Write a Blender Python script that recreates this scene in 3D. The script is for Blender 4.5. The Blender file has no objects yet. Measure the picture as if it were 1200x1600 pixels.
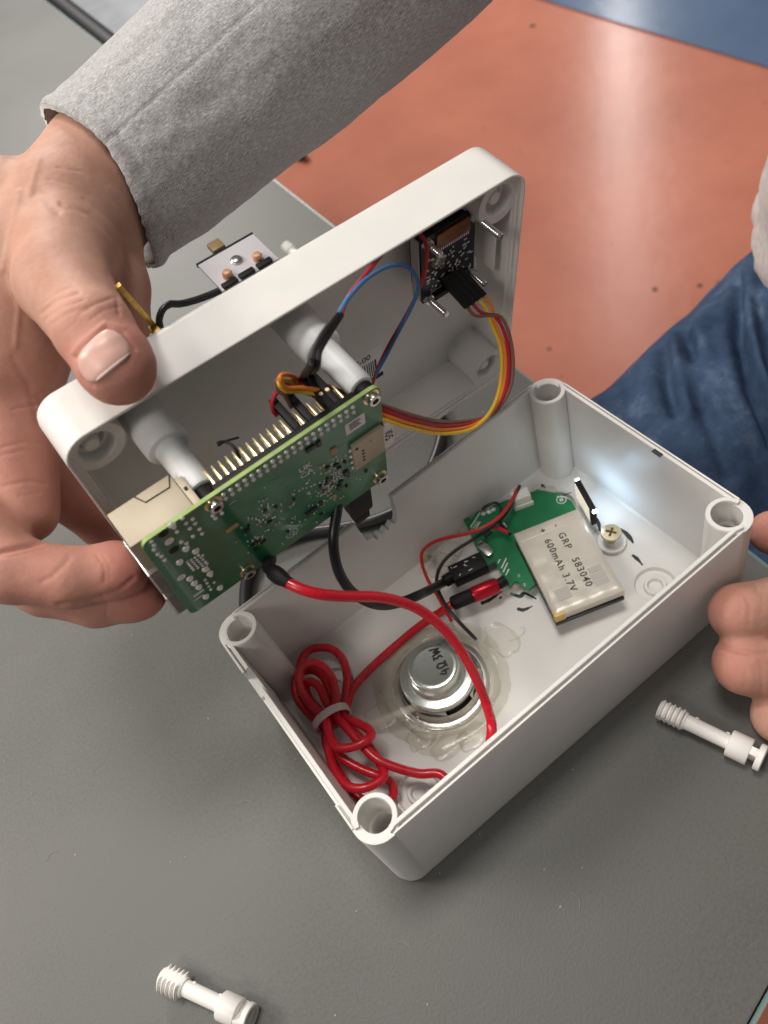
import bpy, bmesh, math, random
import numpy as np
from mathutils import Vector, Matrix, noise

# ------------------------------------------------------------------ camera, world, lamps, exposure
scene = bpy.context.scene
COL = scene.collection
K = 0.001                                   # every builder below works in millimetres
F_PX = 1279.73
RB = [[0.77922, -0.57488, -0.24966], [-0.59739, -0.56074, -0.57332], [0.18959, 0.59589, -0.78037]]                                    # rows: camera right, down, forward
CAM = (10.8, -104.3, 317.8)
cam_d = bpy.data.cameras.new('camera')
cam = bpy.data.objects.new('camera', cam_d); COL.objects.link(cam)
r_, d_, f_ = [Vector(a) for a in RB]
cam.matrix_world = Matrix(((r_.x, -d_.x, -f_.x, CAM[0]*K), (r_.y, -d_.y, -f_.y, CAM[1]*K), (r_.z, -d_.z, -f_.z, CAM[2]*K), (0, 0, 0, 1)))
cam_d.sensor_fit = 'VERTICAL'; cam_d.sensor_height = 36.0
cam_d.lens = 36.0*F_PX/1600.0
cam_d.clip_start = 0.01; cam_d.clip_end = 50
cam_d.dof.use_dof = True; cam_d.dof.focus_distance = 0.300; cam_d.dof.aperture_fstop = 13.0
scene.camera = cam
scene.view_settings.view_transform = 'Standard'; scene.view_settings.look = 'None'
scene.view_settings.exposure = 0.0; scene.view_settings.gamma = 1.0
scene.render.engine = 'CYCLES'
world = bpy.data.worlds.new('World'); scene.world = world; world.use_nodes = True
bg = world.node_tree.nodes['Background']
bg.inputs[0].default_value = (0.96, 0.97, 1.0, 1); bg.inputs[1].default_value = 0.125

def lamp(name, loc, target, w, h, power, col, spin=0.0):
    d = bpy.data.lights.new(name, 'AREA'); d.shape = 'RECTANGLE'; d.size = w; d.size_y = h
    d.energy = power; d.color = col
    o = bpy.data.objects.new(name, d); COL.objects.link(o)
    o.location = loc
    q = (Vector(target)-Vector(loc)).to_track_quat('-Z', 'Y')
    o.rotation_euler = (q.to_matrix() @ Matrix.Rotation(spin, 3, 'Z')).to_euler()
    return o
lamp('ceiling_lamp', (-1.25, 1.05, 1.45), (0.0, 0.05, 0.0), 0.62, 0.40, 30, (1.0, 0.94, 0.86), 0.4)
lamp('ceiling_lamp', (-1.30, -0.45, 1.55), (0.05, 0.05, 0.0), 0.60, 0.40, 12, (1.0, 0.93, 0.86), 0.4)
lamp('ceiling_lamp', (-0.66, 1.25, 1.85), (0.0, 0.1, 0.0), 0.5, 0.25, 10, (1.0, 0.96, 0.92), 0.3)
lamp('ceiling_lamp', (0.15, 0.32, 1.90), (0.1, 0.1, 0.0), 0.60, 0.40, 18, (1.0, 0.96, 0.91), 0.3)
lamp('ceiling_lamp', (3.9, 3.75, 1.85), (1.3, 1.2, -0.74), 0.06, 2.6, 22, (1.0, 0.98, 0.95), 0.0)
lamp('ceiling_lamp', (0.95, 3.1, 1.88), (1.7, 1.9, -0.74), 0.9, 0.6, 88, (1.0, 0.95, 0.90), 0.0)  # added unseen lamp: brightens the far floor, set where its reflection stays hidden

# ------------------------------------------------------------------ materials
def lin(c): return c
MATS = {}
def mat(name, col, rough=0.5, metal=0.0, var=0.0, vscale=60, bump=0.0, bscale=800, spec=0.5, sss=0.0, sssr=(1, .4, .25), trans=0.0, alpha=1.0,
        ior=1.45, emit=None, estr=0.0, coat=0.0, col2=None, bdist=0.0002):
    if name in MATS: return MATS[name]
    m = bpy.data.materials.new(name); m.use_nodes = True
    nt = m.node_tree; b = nt.nodes['Principled BSDF']; b.inputs['Base Color'].default_value = (*col, 1)
    b.inputs['Roughness'].default_value = rough; b.inputs['Metallic'].default_value = metal
    b.inputs['Specular IOR Level'].default_value = spec; b.inputs['IOR'].default_value = ior
    b.inputs['Transmission Weight'].default_value = trans; b.inputs['Alpha'].default_value = alpha
    b.inputs['Coat Weight'].default_value = coat
    if sss:
        b.inputs['Subsurface Weight'].default_value = sss; b.inputs['Subsurface Radius'].default_value = sssr; b.inputs['Subsurface Scale'].default_value = 0.003
    if emit: b.inputs['Emission Color'].default_value = (*emit, 1); b.inputs['Emission Strength'].default_value = estr
    tc = nt.nodes.new('ShaderNodeTexCoord')
    if var > 0 or col2:
        n = nt.nodes.new('ShaderNodeTexNoise'); n.inputs['Scale'].default_value = vscale; n.inputs['Detail'].default_value = 6
        nt.links.new(tc.outputs['Object'], n.inputs['Vector'])
        r = nt.nodes.new('ShaderNodeValToRGB'); nt.links.new(n.outputs['Fac'], r.inputs['Fac'])
        c2 = col2 or tuple(min(1, c*(1+var)) for c in col)
        c1 = col if col2 else tuple(c*(1-var) for c in col)
        r.color_ramp.elements[0].position = 0.3; r.color_ramp.elements[1].position = 0.7
        r.color_ramp.elements[0].color = (*c1, 1); r.color_ramp.elements[1].color = (*c2, 1)
        nt.links.new(r.outputs['Color'], b.inputs['Base Color'])
    if bump > 0:
        n2 = nt.nodes.new('ShaderNodeTexNoise'); n2.inputs['Scale'].default_value = bscale; n2.inputs['Detail'].default_value = 3
        nt.links.new(tc.outputs['Object'], n2.inputs['Vector'])
        bu = nt.nodes.new('ShaderNodeBump'); bu.inputs['Strength'].default_value = bump; bu.inputs['Distance'].default_value = bdist
        nt.links.new(n2.outputs['Fac'], bu.inputs['Height']); nt.links.new(bu.outputs['Normal'], b.inputs['Normal'])
    MATS[name] = m; return m

M_ABS = mat('abs_plastic', (0.69, 0.675, 0.645), 0.38, var=0.035, vscale=45, bump=0.35, bscale=420, bdist=0.00006, spec=0.42)
def rough_var(m, lo, hi, sc):
    nt = m.node_tree; b = nt.nodes['Principled BSDF']; tc = nt.nodes.new('ShaderNodeTexCoord'); n = nt.nodes.new('ShaderNodeTexNoise'); n.inputs['Scale'].default_value = sc; n.inputs['Detail'].default_value = 8
    mr = nt.nodes.new('ShaderNodeMapRange'); mr.inputs['From Min'].default_value = .3; mr.inputs['From Max'].default_value = .7; mr.inputs['To Min'].default_value = lo; mr.inputs['To Max'].default_value = hi
    nt.links.new(tc.outputs['Object'], n.inputs['Vector']); nt.links.new(n.outputs['Fac'], mr.inputs['Value']); nt.links.new(mr.outputs['Result'], b.inputs['Roughness'])
rough_var(M_ABS, 0.28, 0.50, 55)
M_BREAK = mat('broken_plastic', (0.80, 0.77, 0.74), 0.75, bump=0.8, bscale=900, bdist=0.0004)
M_NYLON = mat('nylon', (0.70, 0.71, 0.70), 0.4, spec=0.35, sss=0.6, sssr=(1, 1, 1), var=0.03)
M_SCREWW = mat('white_screw_plastic', (0.74, 0.715, 0.68), 0.42, var=0.03, vscale=120, bump=0.2, bscale=900)
M_PCB = mat('green_board', (0.016, 0.135, 0.055), 0.30, col2=(0.024, 0.20, 0.085), vscale=90, bump=0.15, bscale=1400, coat=0.3)
M_PCB2 = mat('module_board', (0.008, 0.15, 0.055), 0.33, col2=(0.012, 0.20, 0.075), vscale=120, coat=0.2)
M_PCBEDGE = mat('board_edge', (0.31, 0.42, 0.13), 0.55, var=0.12, vscale=300)
M_TRACE = mat('board_trace', (0.02, 0.20, 0.09), 0.35)
M_BLACKPCB = mat('black_board', (0.012, 0.013, 0.017), 0.35)
M_SILK = mat('white_print', (0.62, 0.66, 0.62), 0.6)
M_SILK2 = mat('faint_print', (0.10, 0.30, 0.17), 0.6)
M_SOLDER = mat('solder', (0.82, 0.80, 0.76), 0.33, 0.55)
M_GOLD = mat('gold_pin', (0.82, 0.66, 0.38), 0.30, 1.0)
M_PORT = mat('port_steel', (0.20, 0.185, 0.165), 0.42, 0.6, var=0.15, vscale=200)
M_PORT2 = mat('port_rim_steel', (0.62, 0.60, 0.57), 0.3, 0.9)
M_BRASS = mat('brass', (0.55, 0.37, 0.10), 0.42, 1.0, var=0.25, vscale=400)
M_STEEL = mat('steel', (0.62, 0.60, 0.57), 0.26, 1.0, var=0.08, vscale=200, bump=0.15, bscale=600)
M_TIN = mat('tin_plate', (0.42, 0.36, 0.27), 0.5, 0.35, var=0.06, vscale=80)
M_ZINC = mat('zinc_plate', (0.60, 0.62, 0.585), 0.24, 0.9, var=0.07, vscale=120, bump=0.08, bscale=300)
M_YZINC = mat('yellow_zinc', (0.74, 0.66, 0.45), 0.32, 0.9, var=0.2, vscale=250)
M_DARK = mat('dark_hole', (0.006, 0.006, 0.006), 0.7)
M_BLACK = mat('black_plastic', (0.009, 0.009, 0.009), 0.5, spec=0.25, bump=0.2, bscale=1200)
M_RUBBER = mat('black_cable_jacket', (0.012, 0.0125, 0.013), 0.36, var=0.1)
M_SHRINK = mat('heat_shrink', (0.012, 0.011, 0.011), 0.55, spec=0.25, bump=0.1, bscale=400)
M_RED = mat('red_cable_jacket', (0.58, 0.008, 0.022), 0.27, var=0.08, vscale=90, coat=0.25)
rough_var(M_RED, 0.2, 0.48, 160)
M_REDP = mat('red_metallic_plug', (0.42, 0.008, 0.02), 0.3, 0.55)
M_WRED = mat('red_wire', (0.50, 0.022, 0.018), 0.42)
M_WRED2 = mat('dark_red_wire', (0.40, 0.012, 0.028), 0.4)
M_WBLUE = mat('blue_wire', (0.03, 0.16, 0.36), 0.42)
M_WORANGE = mat('orange_wire', (0.72, 0.20, 0.025), 0.42)
M_WYELLOW = mat('yellow_wire', (0.72, 0.46, 0.035), 0.42)
M_WBROWN = mat('brown_wire', (0.20, 0.085, 0.06), 0.45)
M_WBLACK = mat('black_wire', (0.014, 0.014, 0.016), 0.42)
M_LABEL = mat('white_label', (0.76, 0.76, 0.76), 0.5)
M_INK = mat('black_ink', (0.01, 0.01, 0.012), 0.55)
M_INKB = mat('battery_ink', (0.045, 0.042, 0.04), 0.6)
M_MARK = mat('marker_ink', (0.018, 0.02, 0.024), 0.5)
M_BATT = mat('battery_foil', (0.62, 0.575, 0.50), 0.33, 0.15, var=0.05, vscale=70, bump=0.35, bscale=90, bdist=0.0006)
M_TAPEK = mat('black_tape', (0.012, 0.012, 0.012), 0.4)
M_TAPEY = mat('yellow_tape', (0.62, 0.43, 0.12), 0.45, var=0.1)
M_GLUE = mat('hot_glue', (0.80, 0.76, 0.63), 0.10, alpha=0.22, ior=1.5, spec=0.85, bump=0.45, bscale=130, bdist=0.0006)
M_TIE = mat('clear_tie', (0.80, 0.70, 0.68), 0.3, trans=0.35, sss=0.1)
M_FLEX = mat('amber_flex', (0.20, 0.075, 0.018), 0.25, var=0.2, vscale=200)
M_CHIP = mat('chip_black', (0.018, 0.018, 0.02), 0.4)
M_CAP = mat('chip_tan', (0.36, 0.24, 0.13), 0.4)
M_DIFF = mat('display_face', (0.80, 0.76, 0.68), 0.5)
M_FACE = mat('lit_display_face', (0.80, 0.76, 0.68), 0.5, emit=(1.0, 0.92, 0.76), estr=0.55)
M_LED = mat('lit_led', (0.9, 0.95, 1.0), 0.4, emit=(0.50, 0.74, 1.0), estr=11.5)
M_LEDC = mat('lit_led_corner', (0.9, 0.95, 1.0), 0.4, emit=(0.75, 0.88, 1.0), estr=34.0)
M_COPPER = mat('copper', (0.62, 0.35, 0.22), 0.4, 0.6)
M_LILAC = mat('switch_plate', (0.47, 0.45, 0.47), 0.4)
M_BROWNK = mat('brown_knob', (0.22, 0.15, 0.07), 0.4)
M_BLUEJ = mat('blue_insert', (0.02, 0.10, 0.45), 0.4)
M_DUST = mat('dust_crumb', (0.03, 0.025, 0.02), 0.8)

def node_mat(name):
    m = bpy.data.materials.new(name); m.use_nodes = True
    return m, m.node_tree, m.node_tree.nodes['Principled BSDF']
def N(nt, t, **kw):
    n = nt.nodes.new(t)
    for k, v in kw.items():
        if k in n.inputs: n.inputs[k].default_value = v
        else: setattr(n, k, v)
    return n
def ramp(nt, src, stops):
    r = nt.nodes.new('ShaderNodeValToRGB')
    while len(r.color_ramp.elements) < len(stops): r.color_ramp.elements.new(0.5)
    for e, (p, c) in zip(r.color_ramp.elements, stops): e.position = p; e.color = (*c, 1) if len(c) == 3 else c
    nt.links.new(src, r.inputs['Fac']); return r

# skin: mottled, redder where the 'flush' attribute says so, fine creases in the bump
def make_skin():
    m, nt, b = node_mat('skin'); L = nt.links
    tc = N(nt, 'ShaderNodeTexCoord')
    n1 = N(nt, 'ShaderNodeTexNoise', Scale=62.0, Detail=9.0, Roughness=0.72); L.new(tc.outputs['Object'], n1.inputs['Vector'])
    r1 = ramp(nt, n1.outputs['Fac'], [(0.25, (0.36, 0.183, 0.127)), (0.75, (0.53, 0.312, 0.236))])
    at = N(nt, 'ShaderNodeAttribute', attribute_name='flush')
    mx = N(nt, 'ShaderNodeMixRGB'); mx.inputs[2].default_value = (0.51, 0.19, 0.152, 1)
    L.new(at.outputs['Fac'], mx.inputs[0]); L.new(r1.outputs['Color'], mx.inputs[1]); L.new(mx.outputs['Color'], b.inputs['Base Color'])
    b.inputs['Roughness'].default_value = 0.56; b.inputs['Specular IOR Level'].default_value = 0.22
    b.inputs['Subsurface Weight'].default_value = 0.22; b.inputs['Subsurface Radius'].default_value = (1.0, 0.35, 0.2); b.inputs['Subsurface Scale'].default_value = 0.004
    v = N(nt, 'ShaderNodeTexVoronoi', Scale=420.0); v.feature = 'DISTANCE_TO_EDGE'; L.new(tc.outputs['Object'], v.inputs['Vector'])
    n2 = N(nt, 'ShaderNodeTexNoise', Scale=260.0, Detail=3.0); L.new(tc.outputs['Object'], n2.inputs['Vector'])
    ad = N(nt, 'ShaderNodeMath', operation='MULTIPLY_ADD'); L.new(v.outputs['Distance'], ad.inputs[0]); ad.inputs[1].default_value = 0.5; L.new(n2.outputs['Fac'], ad.inputs[2])
    bu = N(nt, 'ShaderNodeBump', Strength=0.35, Distance=0.0004); L.new(ad.outputs[0], bu.inputs['Height']); L.new(bu.outputs['Normal'], b.inputs['Normal'])
    return m
M_SKIN = make_skin()
M_NAIL = mat('finger_nail', (0.66, 0.40, 0.34), 0.34, var=0.05, vscale=120, sss=0.15)
M_NAILTIP = mat('nail_rim', (0.74, 0.57, 0.48), 0.35)

# grey marl knit: fine ribs around the sleeve, flecks along it
def make_knit():
    m, nt, b = node_mat('grey_marl_knit'); L = nt.links
    uv = N(nt, 'ShaderNodeUVMap'); uv.uv_map = 'UVMap'
    mp = N(nt, 'ShaderNodeMapping'); mp.inputs['Scale'].default_value = (400, 120, 1); L.new(uv.outputs['UV'], mp.inputs['Vector'])
    n1 = N(nt, 'ShaderNodeTexNoise', Scale=1.0, Detail=5.0, Roughness=0.65); L.new(mp.outputs['Vector'], n1.inputs['Vector'])
    mp2 = N(nt, 'ShaderNodeMapping'); mp2.inputs['Scale'].default_value = (900, 330, 1); L.new(uv.outputs['UV'], mp2.inputs['Vector'])
    n2 = N(nt, 'ShaderNodeTexNoise', Scale=1.0, Detail=3.0); L.new(mp2.outputs['Vector'], n2.inputs['Vector'])
    mxf = N(nt, 'ShaderNodeMath', operation='MULTIPLY_ADD'); L.new(n2.outputs['Fac'], mxf.inputs[0]); mxf.inputs[1].default_value = 0.6; L.new(n1.outputs['Fac'], mxf.inputs[2])
    r1 = ramp(nt, mxf.outputs[0], [(0.60, (0.21, 0.208, 0.215)), (0.76, (0.36, 0.352, 0.349)), (0.84, (0.42, 0.412, 0.408)), (1.02, (0.64, 0.63, 0.62))])
    L.new(r1.outputs['Color'], b.inputs['Base Color']); b.inputs['Roughness'].default_value = 0.95; b.inputs['Specular IOR Level'].default_value = 0.15
    b.inputs['Sheen Weight'].default_value = 0.35; b.inputs['Sheen Roughness'].default_value = 0.5
    mp3 = N(nt, 'ShaderNodeMapping'); mp3.inputs['Scale'].default_value = (1, 1, 1); L.new(uv.outputs['UV'], mp3.inputs['Vector'])
    w = N(nt, 'ShaderNodeTexWave', Scale=112.0, Distortion=1.6, Detail=2.0); w.bands_direction = 'Y'; w.inputs['Detail Scale'].default_value = 40
    L.new(mp3.outputs['Vector'], w.inputs['Vector'])
    ad = N(nt, 'ShaderNodeMath', operation='MULTIPLY_ADD'); L.new(n2.outputs['Fac'], ad.inputs[0]); ad.inputs[1].default_value = 0.35; L.new(w.outputs['Fac'], ad.inputs[2])
    bu = N(nt, 'ShaderNodeBump', Strength=0.45, Distance=0.0005); L.new(ad.outputs[0], bu.inputs['Height']); L.new(bu.outputs['Normal'], b.inputs['Normal'])
    return m
M_KNIT = make_knit()

def make_denim():
    m, nt, b = node_mat('blue_denim'); L = nt.links
    tc = N(nt, 'ShaderNodeTexCoord')
    n1 = N(nt, 'ShaderNodeTexNoise', Scale=28.0, Detail=8.0, Roughness=0.68); L.new(tc.outputs['Object'], n1.inputs['Vector'])
    r1 = ramp(nt, n1.outputs['Fac'], [(0.32, (0.016, 0.034, 0.075)), (0.55, (0.038, 0.066, 0.122)), (0.78, (0.125, 0.172, 0.26))])
    L.new(r1.outputs['Color'], b.inputs['Base Color']); b.inputs['Roughness'].default_value = 0.9; b.inputs['Specular IOR Level'].default_value = 0.2
    n2 = N(nt, 'ShaderNodeTexNoise', Scale=420.0, Detail=3.0); L.new(tc.outputs['Object'], n2.inputs['Vector'])
    bu = N(nt, 'ShaderNodeBump', Strength=0.4, Distance=0.0008); L.new(n2.outputs['Fac'], bu.inputs['Height']); L.new(bu.outputs['Normal'], b.inputs['Normal'])
    return m
M_DENIM = make_denim()

def make_table():
    m, nt, b = node_mat('grey_laminate'); L = nt.links
    tc = N(nt, 'ShaderNodeTexCoord')
    n1 = N(nt, 'ShaderNodeTexNoise', Scale=9.0, Detail=5.0); L.new(tc.outputs['Object'], n1.inputs['Vector'])
    n3 = N(nt, 'ShaderNodeTexNoise', Scale=700.0, Detail=4.0, Roughness=0.7); L.new(tc.outputs['Object'], n3.inputs['Vector'])
    ad = N(nt, 'ShaderNodeMath', operation='MULTIPLY_ADD'); L.new(n3.outputs['Fac'], ad.inputs[0]); ad.inputs[1].default_value = 0.9; L.new(n1.outputs['Fac'], ad.inputs[2])
    r1 = ramp(nt, ad.outputs[0], [(0.6, (0.078, 0.077, 0.071)), (1.25, (0.114, 0.113, 0.105))]); L.new(r1.outputs['Color'], b.inputs['Base Color'])
    b.inputs['Roughness'].default_value = 0.5; b.inputs['Specular IOR Level'].default_value = 0.36
    n2 = N(nt, 'ShaderNodeTexNoise', Scale=900.0, Detail=2.0); L.new(tc.outputs['Object'], n2.inputs['Vector'])
    bu = N(nt, 'ShaderNodeBump', Strength=0.38, Distance=0.00022); L.new(n2.outputs['Fac'], bu.inputs['Height']); L.new(bu.outputs['Normal'], b.inputs['Normal'])
    return m
M_TABLE = make_table()
M_TEDGE = mat('table_edge_band', (0.10, 0.16, 0.15), 0.4, var=0.1)

def make_floor(name, c1, c2):
    m, nt, b = node_mat(name); L = nt.links
    tc = N(nt, 'ShaderNodeTexCoord')
    n1 = N(nt, 'ShaderNodeTexNoise', Scale=5.0, Detail=7.0, Roughness=0.6); L.new(tc.outputs['Object'], n1.inputs['Vector'])
    r1 = ramp(nt, n1.outputs['Fac'], [(0.3, c1), (0.7, c2)]); L.new(r1.outputs['Color'], b.inputs['Base Color'])
    b.inputs['Roughness'].default_value = 0.24; b.inputs['Specular IOR Level'].default_value = 0.32
    n2 = N(nt, 'ShaderNodeTexNoise', Scale=30.0, Detail=4.0); L.new(tc.outputs['Object'], n2.inputs['Vector'])
    bu = N(nt, 'ShaderNodeBump', Strength=0.10, Distance=0.004); L.new(n2.outputs['Fac'], bu.inputs['Height']); L.new(bu.outputs['Normal'], b.inputs['Normal'])
    return m
M_FLOOR = make_floor('terracotta_lino', (0.43, 0.15, 0.098), (0.50, 0.185, 0.122))
M_FLOORB = make_floor('blue_lino', (0.075, 0.12, 0.205), (0.10, 0.15, 0.25))

# ------------------------------------------------------------------ mesh helpers (millimetres)
def empty(name, label, cat, M=None, loc=(0, 0, 0), group=None):
    o = bpy.data.objects.new(name, None); COL.objects.link(o); o.empty_display_size = 0.01
    if M is not None:
        o.matrix_world = Matrix(((*M[0], loc[0]*K), (*M[1], loc[1]*K), (*M[2], loc[2]*K), (0, 0, 0, 1)))
    else: o.location = [c*K for c in loc]
    tag(o, label, cat, group); return o
def tag(o, label, cat, group=None, kind=None):
    if label: o['label'] = label
    if cat: o['category'] = cat
    if group: o['group'] = group
    if kind: o['kind'] = kind
    return o

def catmull(pts, n=8, closed=False):
    P = [Vector(p) for p in pts]; out = []
    m = len(P)
    for i in range(m if closed else m-1):
        if closed: a, b, c, d = P[i-1], P[i], P[(i+1) % m], P[(i+2) % m]
        else: a = P[i-1] if i > 0 else P[0]*2-P[1]; b, c = P[i], P[i+1]; d = P[i+2] if i+2 < m else P[-1]*2-P[-2]
        for k in range(n):
            t = k/n
            out.append(0.5*((2*b)+(c-a)*t+(2*a-5*b+4*c-d)*t*t+(3*b-a-3*c+d)*t**3))
    if not closed: out.append(P[-1])
    return out

class MB:
    def __init__(self): self.v = []; self.f = []; self.X = None
    def add(self, vs, fs):
        o = len(self.v)
        for p in vs:
            p = Vector(p)
            self.v.append(tuple(self.X @ p) if self.X is not None else tuple(p))
        self.f += [[i+o for i in f] for f in fs]; return self
    def box(self, x0, x1, y0, y1, z0, z1, bev=0.0):
        if bev <= 0:
            vs = [(x, y, z) for z in (z0, z1) for y in (y0, y1) for x in (x0, x1)]
            return self.add(vs, [[0, 2, 3, 1], [4, 5, 7, 6], [0, 1, 5, 4], [2, 6, 7, 3], [0, 4, 6, 2], [1, 3, 7, 5]])
        bm = bmesh.new(); bmesh.ops.create_cube(bm, size=1)
        for v in bm.verts: v.co = ((x0+x1)/2+v.co.x*(x1-x0), (y0+y1)/2+v.co.y*(y1-y0), (z0+z1)/2+v.co.z*(z1-z0))
        bmesh.ops.bevel(bm, geom=list(bm.edges), offset=bev, segments=2, affect='EDGES', profile=0.6)
        bm.verts.index_update(); self.add([v.co.copy() for v in bm.verts], [[v.index for v in f.verts] for f in bm.faces]); bm.free(); return self
    def lathe(self, prof, c=(0, 0, 0), axis=(0, 0, 1), n=24, cap0=True, cap1=True):
        """profile of (radius, height) swept round the axis"""
        q = Vector(axis).normalized().to_track_quat('Z', 'Y').to_matrix(); c = Vector(c)
        vs = []; fs = []
        for r, h in prof:
            for k in range(n):
                a = 2*math.pi*k/n; vs.append(c+q @ Vector((r*math.cos(a), r*math.sin(a), h)))
        for i in range(len(prof)-1):
            for k in range(n): fs.append([i*n+k, i*n+(k+1) % n, (i+1)*n+(k+1) % n, (i+1)*n+k])
        if cap0: fs.append(list(range(n))[::-1])
        if cap1: fs.append([(len(prof)-1)*n+k for k in range(n)])
        return self.add(vs, fs)
    def cyl(self, a, b, r0, r1=None, n=16):
        a, b = Vector(a), Vector(b); r1 = r0 if r1 is None else r1
        return self.lathe([(r0, 0), (r1, (b-a).length)], a, b-a, n)
    def tube(self, pts, r, n=10, smooth=6, flat=None):
        P = catmull(pts, smooth) if smooth > 1 else [Vector(p) for p in pts]
        vs = []; fs = []; T0 = (P[1]-P[0]).normalized(); U = T0.orthogonal().normalized()
        for i, p in enumerate(P):
            T = (P[min(i+1, len(P)-1)]-P[max(i-1, 0)])
            T = T.normalized() if T.length > 1e-6 else T0
            U = (U-T*U.dot(T)).normalized(); V = T.cross(U)
            rr = r(i/(len(P)-1)) if callable(r) else r
            for k in range(n):
                a = 2*math.pi*k/n; vs.append(p+(U*math.cos(a)+V*math.sin(a))*rr)
        for i in range(len(P)-1):
            for k in range(n): fs.append([i*n+k, i*n+(k+1) % n, (i+1)*n+(k+1) % n, (i+1)*n+k])
        fs.append(list(range(n))[::-1]); fs.append([(len(P)-1)*n+k for k in range(n)])
        if flat is not None: vs = [Vector((v.x, v.y, flat+(v.z-flat)*0.12)) for v in vs]
        return self.add(vs, fs)
    def prism(self, poly, z0, z1, bev=0.0):
        bm = bmesh.new(); vs = [bm.verts.new((p[0], p[1], z0)) for p in poly]; f = bm.faces.new(vs)
        if f.normal.z > 0: f.normal_flip()
        bm.normal_update()
        r = bmesh.ops.extrude_face_region(bm, geom=[f]); up = [e for e in r['geom'] if isinstance(e, bmesh.types.BMVert)]
        for v in up: v.co.z = z1
        bm.normal_update()
        if bev > 0:
            es = [e for e in bm.edges if len(e.link_faces) == 2 and e.calc_face_angle(0) > 0.5]
            bmesh.ops.bevel(bm, geom=es, offset=bev, segments=2, affect='EDGES', profile=0.6)
        bmesh.ops.recalc_face_normals(bm, faces=bm.faces)
        bm.verts.index_update(); self.add([v.co.copy() for v in bm.verts], [[v.index for v in f.verts] for f in bm.faces]); bm.free(); return self
    def blob(self, c, rx, ry, rz, n=10, seed=0, amp=0.0):
        vs = []; fs = []; m = n*2
        for i in range(n+1):
            t = math.pi*i/n
            for k in range(m):
                a = 2*math.pi*k/m; d = Vector((math.sin(t)*math.cos(a), math.sin(t)*math.sin(a), math.cos(t)))
                s = 1+amp*noise.noise(d*1.7+Vector((seed, seed*.7, 0)))
                vs.append((c[0]+d.x*rx*s, c[1]+d.y*ry*s, c[2]+d.z*rz*s))
        for i in range(n):
            for k in range(m): fs.append([i*m+k, (i+1)*m+k, (i+1)*m+(k+1) % m, i*m+(k+1) % m])
        return self.add(vs, fs)
    def text(self, body, size, place, depth=0.05, align='CENTER', bold=0.0, space=1.0):
        """lettering in the XY plane of the 4x4 matrix 'place'"""
        cu = bpy.data.curves.new('t', 'FONT'); cu.body = body; cu.size = size; cu.align_x = align; cu.align_y = 'CENTER'; cu.offset = bold; cu.space_character = space
        cu.resolution_u = 3
        o = bpy.data.objects.new('t', cu); COL.objects.link(o)
        dg = bpy.context.evaluated_depsgraph_get(); me = o.evaluated_get(dg).to_mesh()
        vs = [place @ (v.co+Vector((0, 0, depth))) for v in me.vertices]; fs = [list(p.vertices) for p in me.polygons]
        self.add(vs, fs)
        o.evaluated_get(dg).to_mesh_clear(); bpy.data.objects.remove(o); bpy.data.curves.remove(cu); return self
    def mesh(self, name, m, smooth=True, ang=38):
        me = bpy.data.meshes.new(name); me.from_pydata([(x*K, y*K, z*K) for x, y, z in self.v], [], self.f)
        me.materials.append(m)
        bm = bmesh.new(); bm.from_mesh(me); bmesh.ops.recalc_face_normals(bm, faces=bm.faces); bm.to_mesh(me); bm.free()
        if smooth: me.shade_smooth(); me.set_sharp_from_angle(angle=math.radians(ang))
        return me
    def build(self, name, m, parent=None, smooth=True, ang=38, label=None, kind=None):
        o = bpy.data.objects.new(name, self.mesh(name, m, smooth, ang)); COL.objects.link(o)
        if parent: o.parent = parent
        if label: o['label'] = label
        if kind: o['kind'] = kind
        return o
def share(o, parent, X=None):
    c = o.copy(); COL.objects.link(c); c.parent = parent
    if X is not None: c.matrix_local = X
    return c
def mm(x, y, z): return Matrix.Translation((x*K, y*K, z*K))

def rrect(x0, x1, y0, y1, r, seg=10, dens=None):
    """closed loop of (x, y, nx, ny), counter-clockwise, with extra points on the straights where dens says"""
    out = []
    cs = [((x1-r, y0+r), -90), ((x1-r, y1-r), 0), ((x0+r, y1-r), 90), ((x0+r, y0+r), 180)]
    for i, ((cx, cy), a0) in enumerate(cs):
        for k in range(seg+1):
            a = math.radians(a0+90*k/seg); out.append((cx+r*math.cos(a), cy+r*math.sin(a), math.cos(a), math.sin(a)))
        (nx_, ny_), b0 = cs[(i+1) % 4]
        a = math.radians(a0+90); pa = (cx+r*math.cos(a), cy+r*math.sin(a)); pb = (nx_+r*math.cos(a), ny_+r*math.sin(a))
        L = math.hypot(pb[0]-pa[0], pb[1]-pa[1]); n = int(L/dens)
        for k in range(1, n): out.append((pa[0]+(pb[0]-pa[0])*k/n, pa[1]+(pb[1]-pa[1])*k/n, math.cos(a), math.sin(a)))
    return out

def poly_ring(mb, poly, hole_list, z, nseg=24):
    """flat sheet with round holes"""
    bm = bmesh.new(); es = []
    def loop(pts):
        vs = [bm.verts.new((p[0], p[1], z)) for p in pts]
        for i in range(len(vs)): es.append(bm.edges.new((vs[i], vs[(i+1) % len(vs)])))
    loop(poly)
    for cx, cy, r in hole_list: loop([(cx+r*math.cos(2*math.pi*k/nseg), cy+r*math.sin(2*math.pi*k/nseg)) for k in range(nseg)])
    bmesh.ops.triangle_fill(bm, use_beauty=True, edges=es, use_dissolve=False)
    bm.verts.index_update(); mb.add([v.co.copy() for v in bm.verts], [[v.index for v in f.verts] for f in bm.faces]); bm.free()

rnd = random.Random(5)

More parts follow.
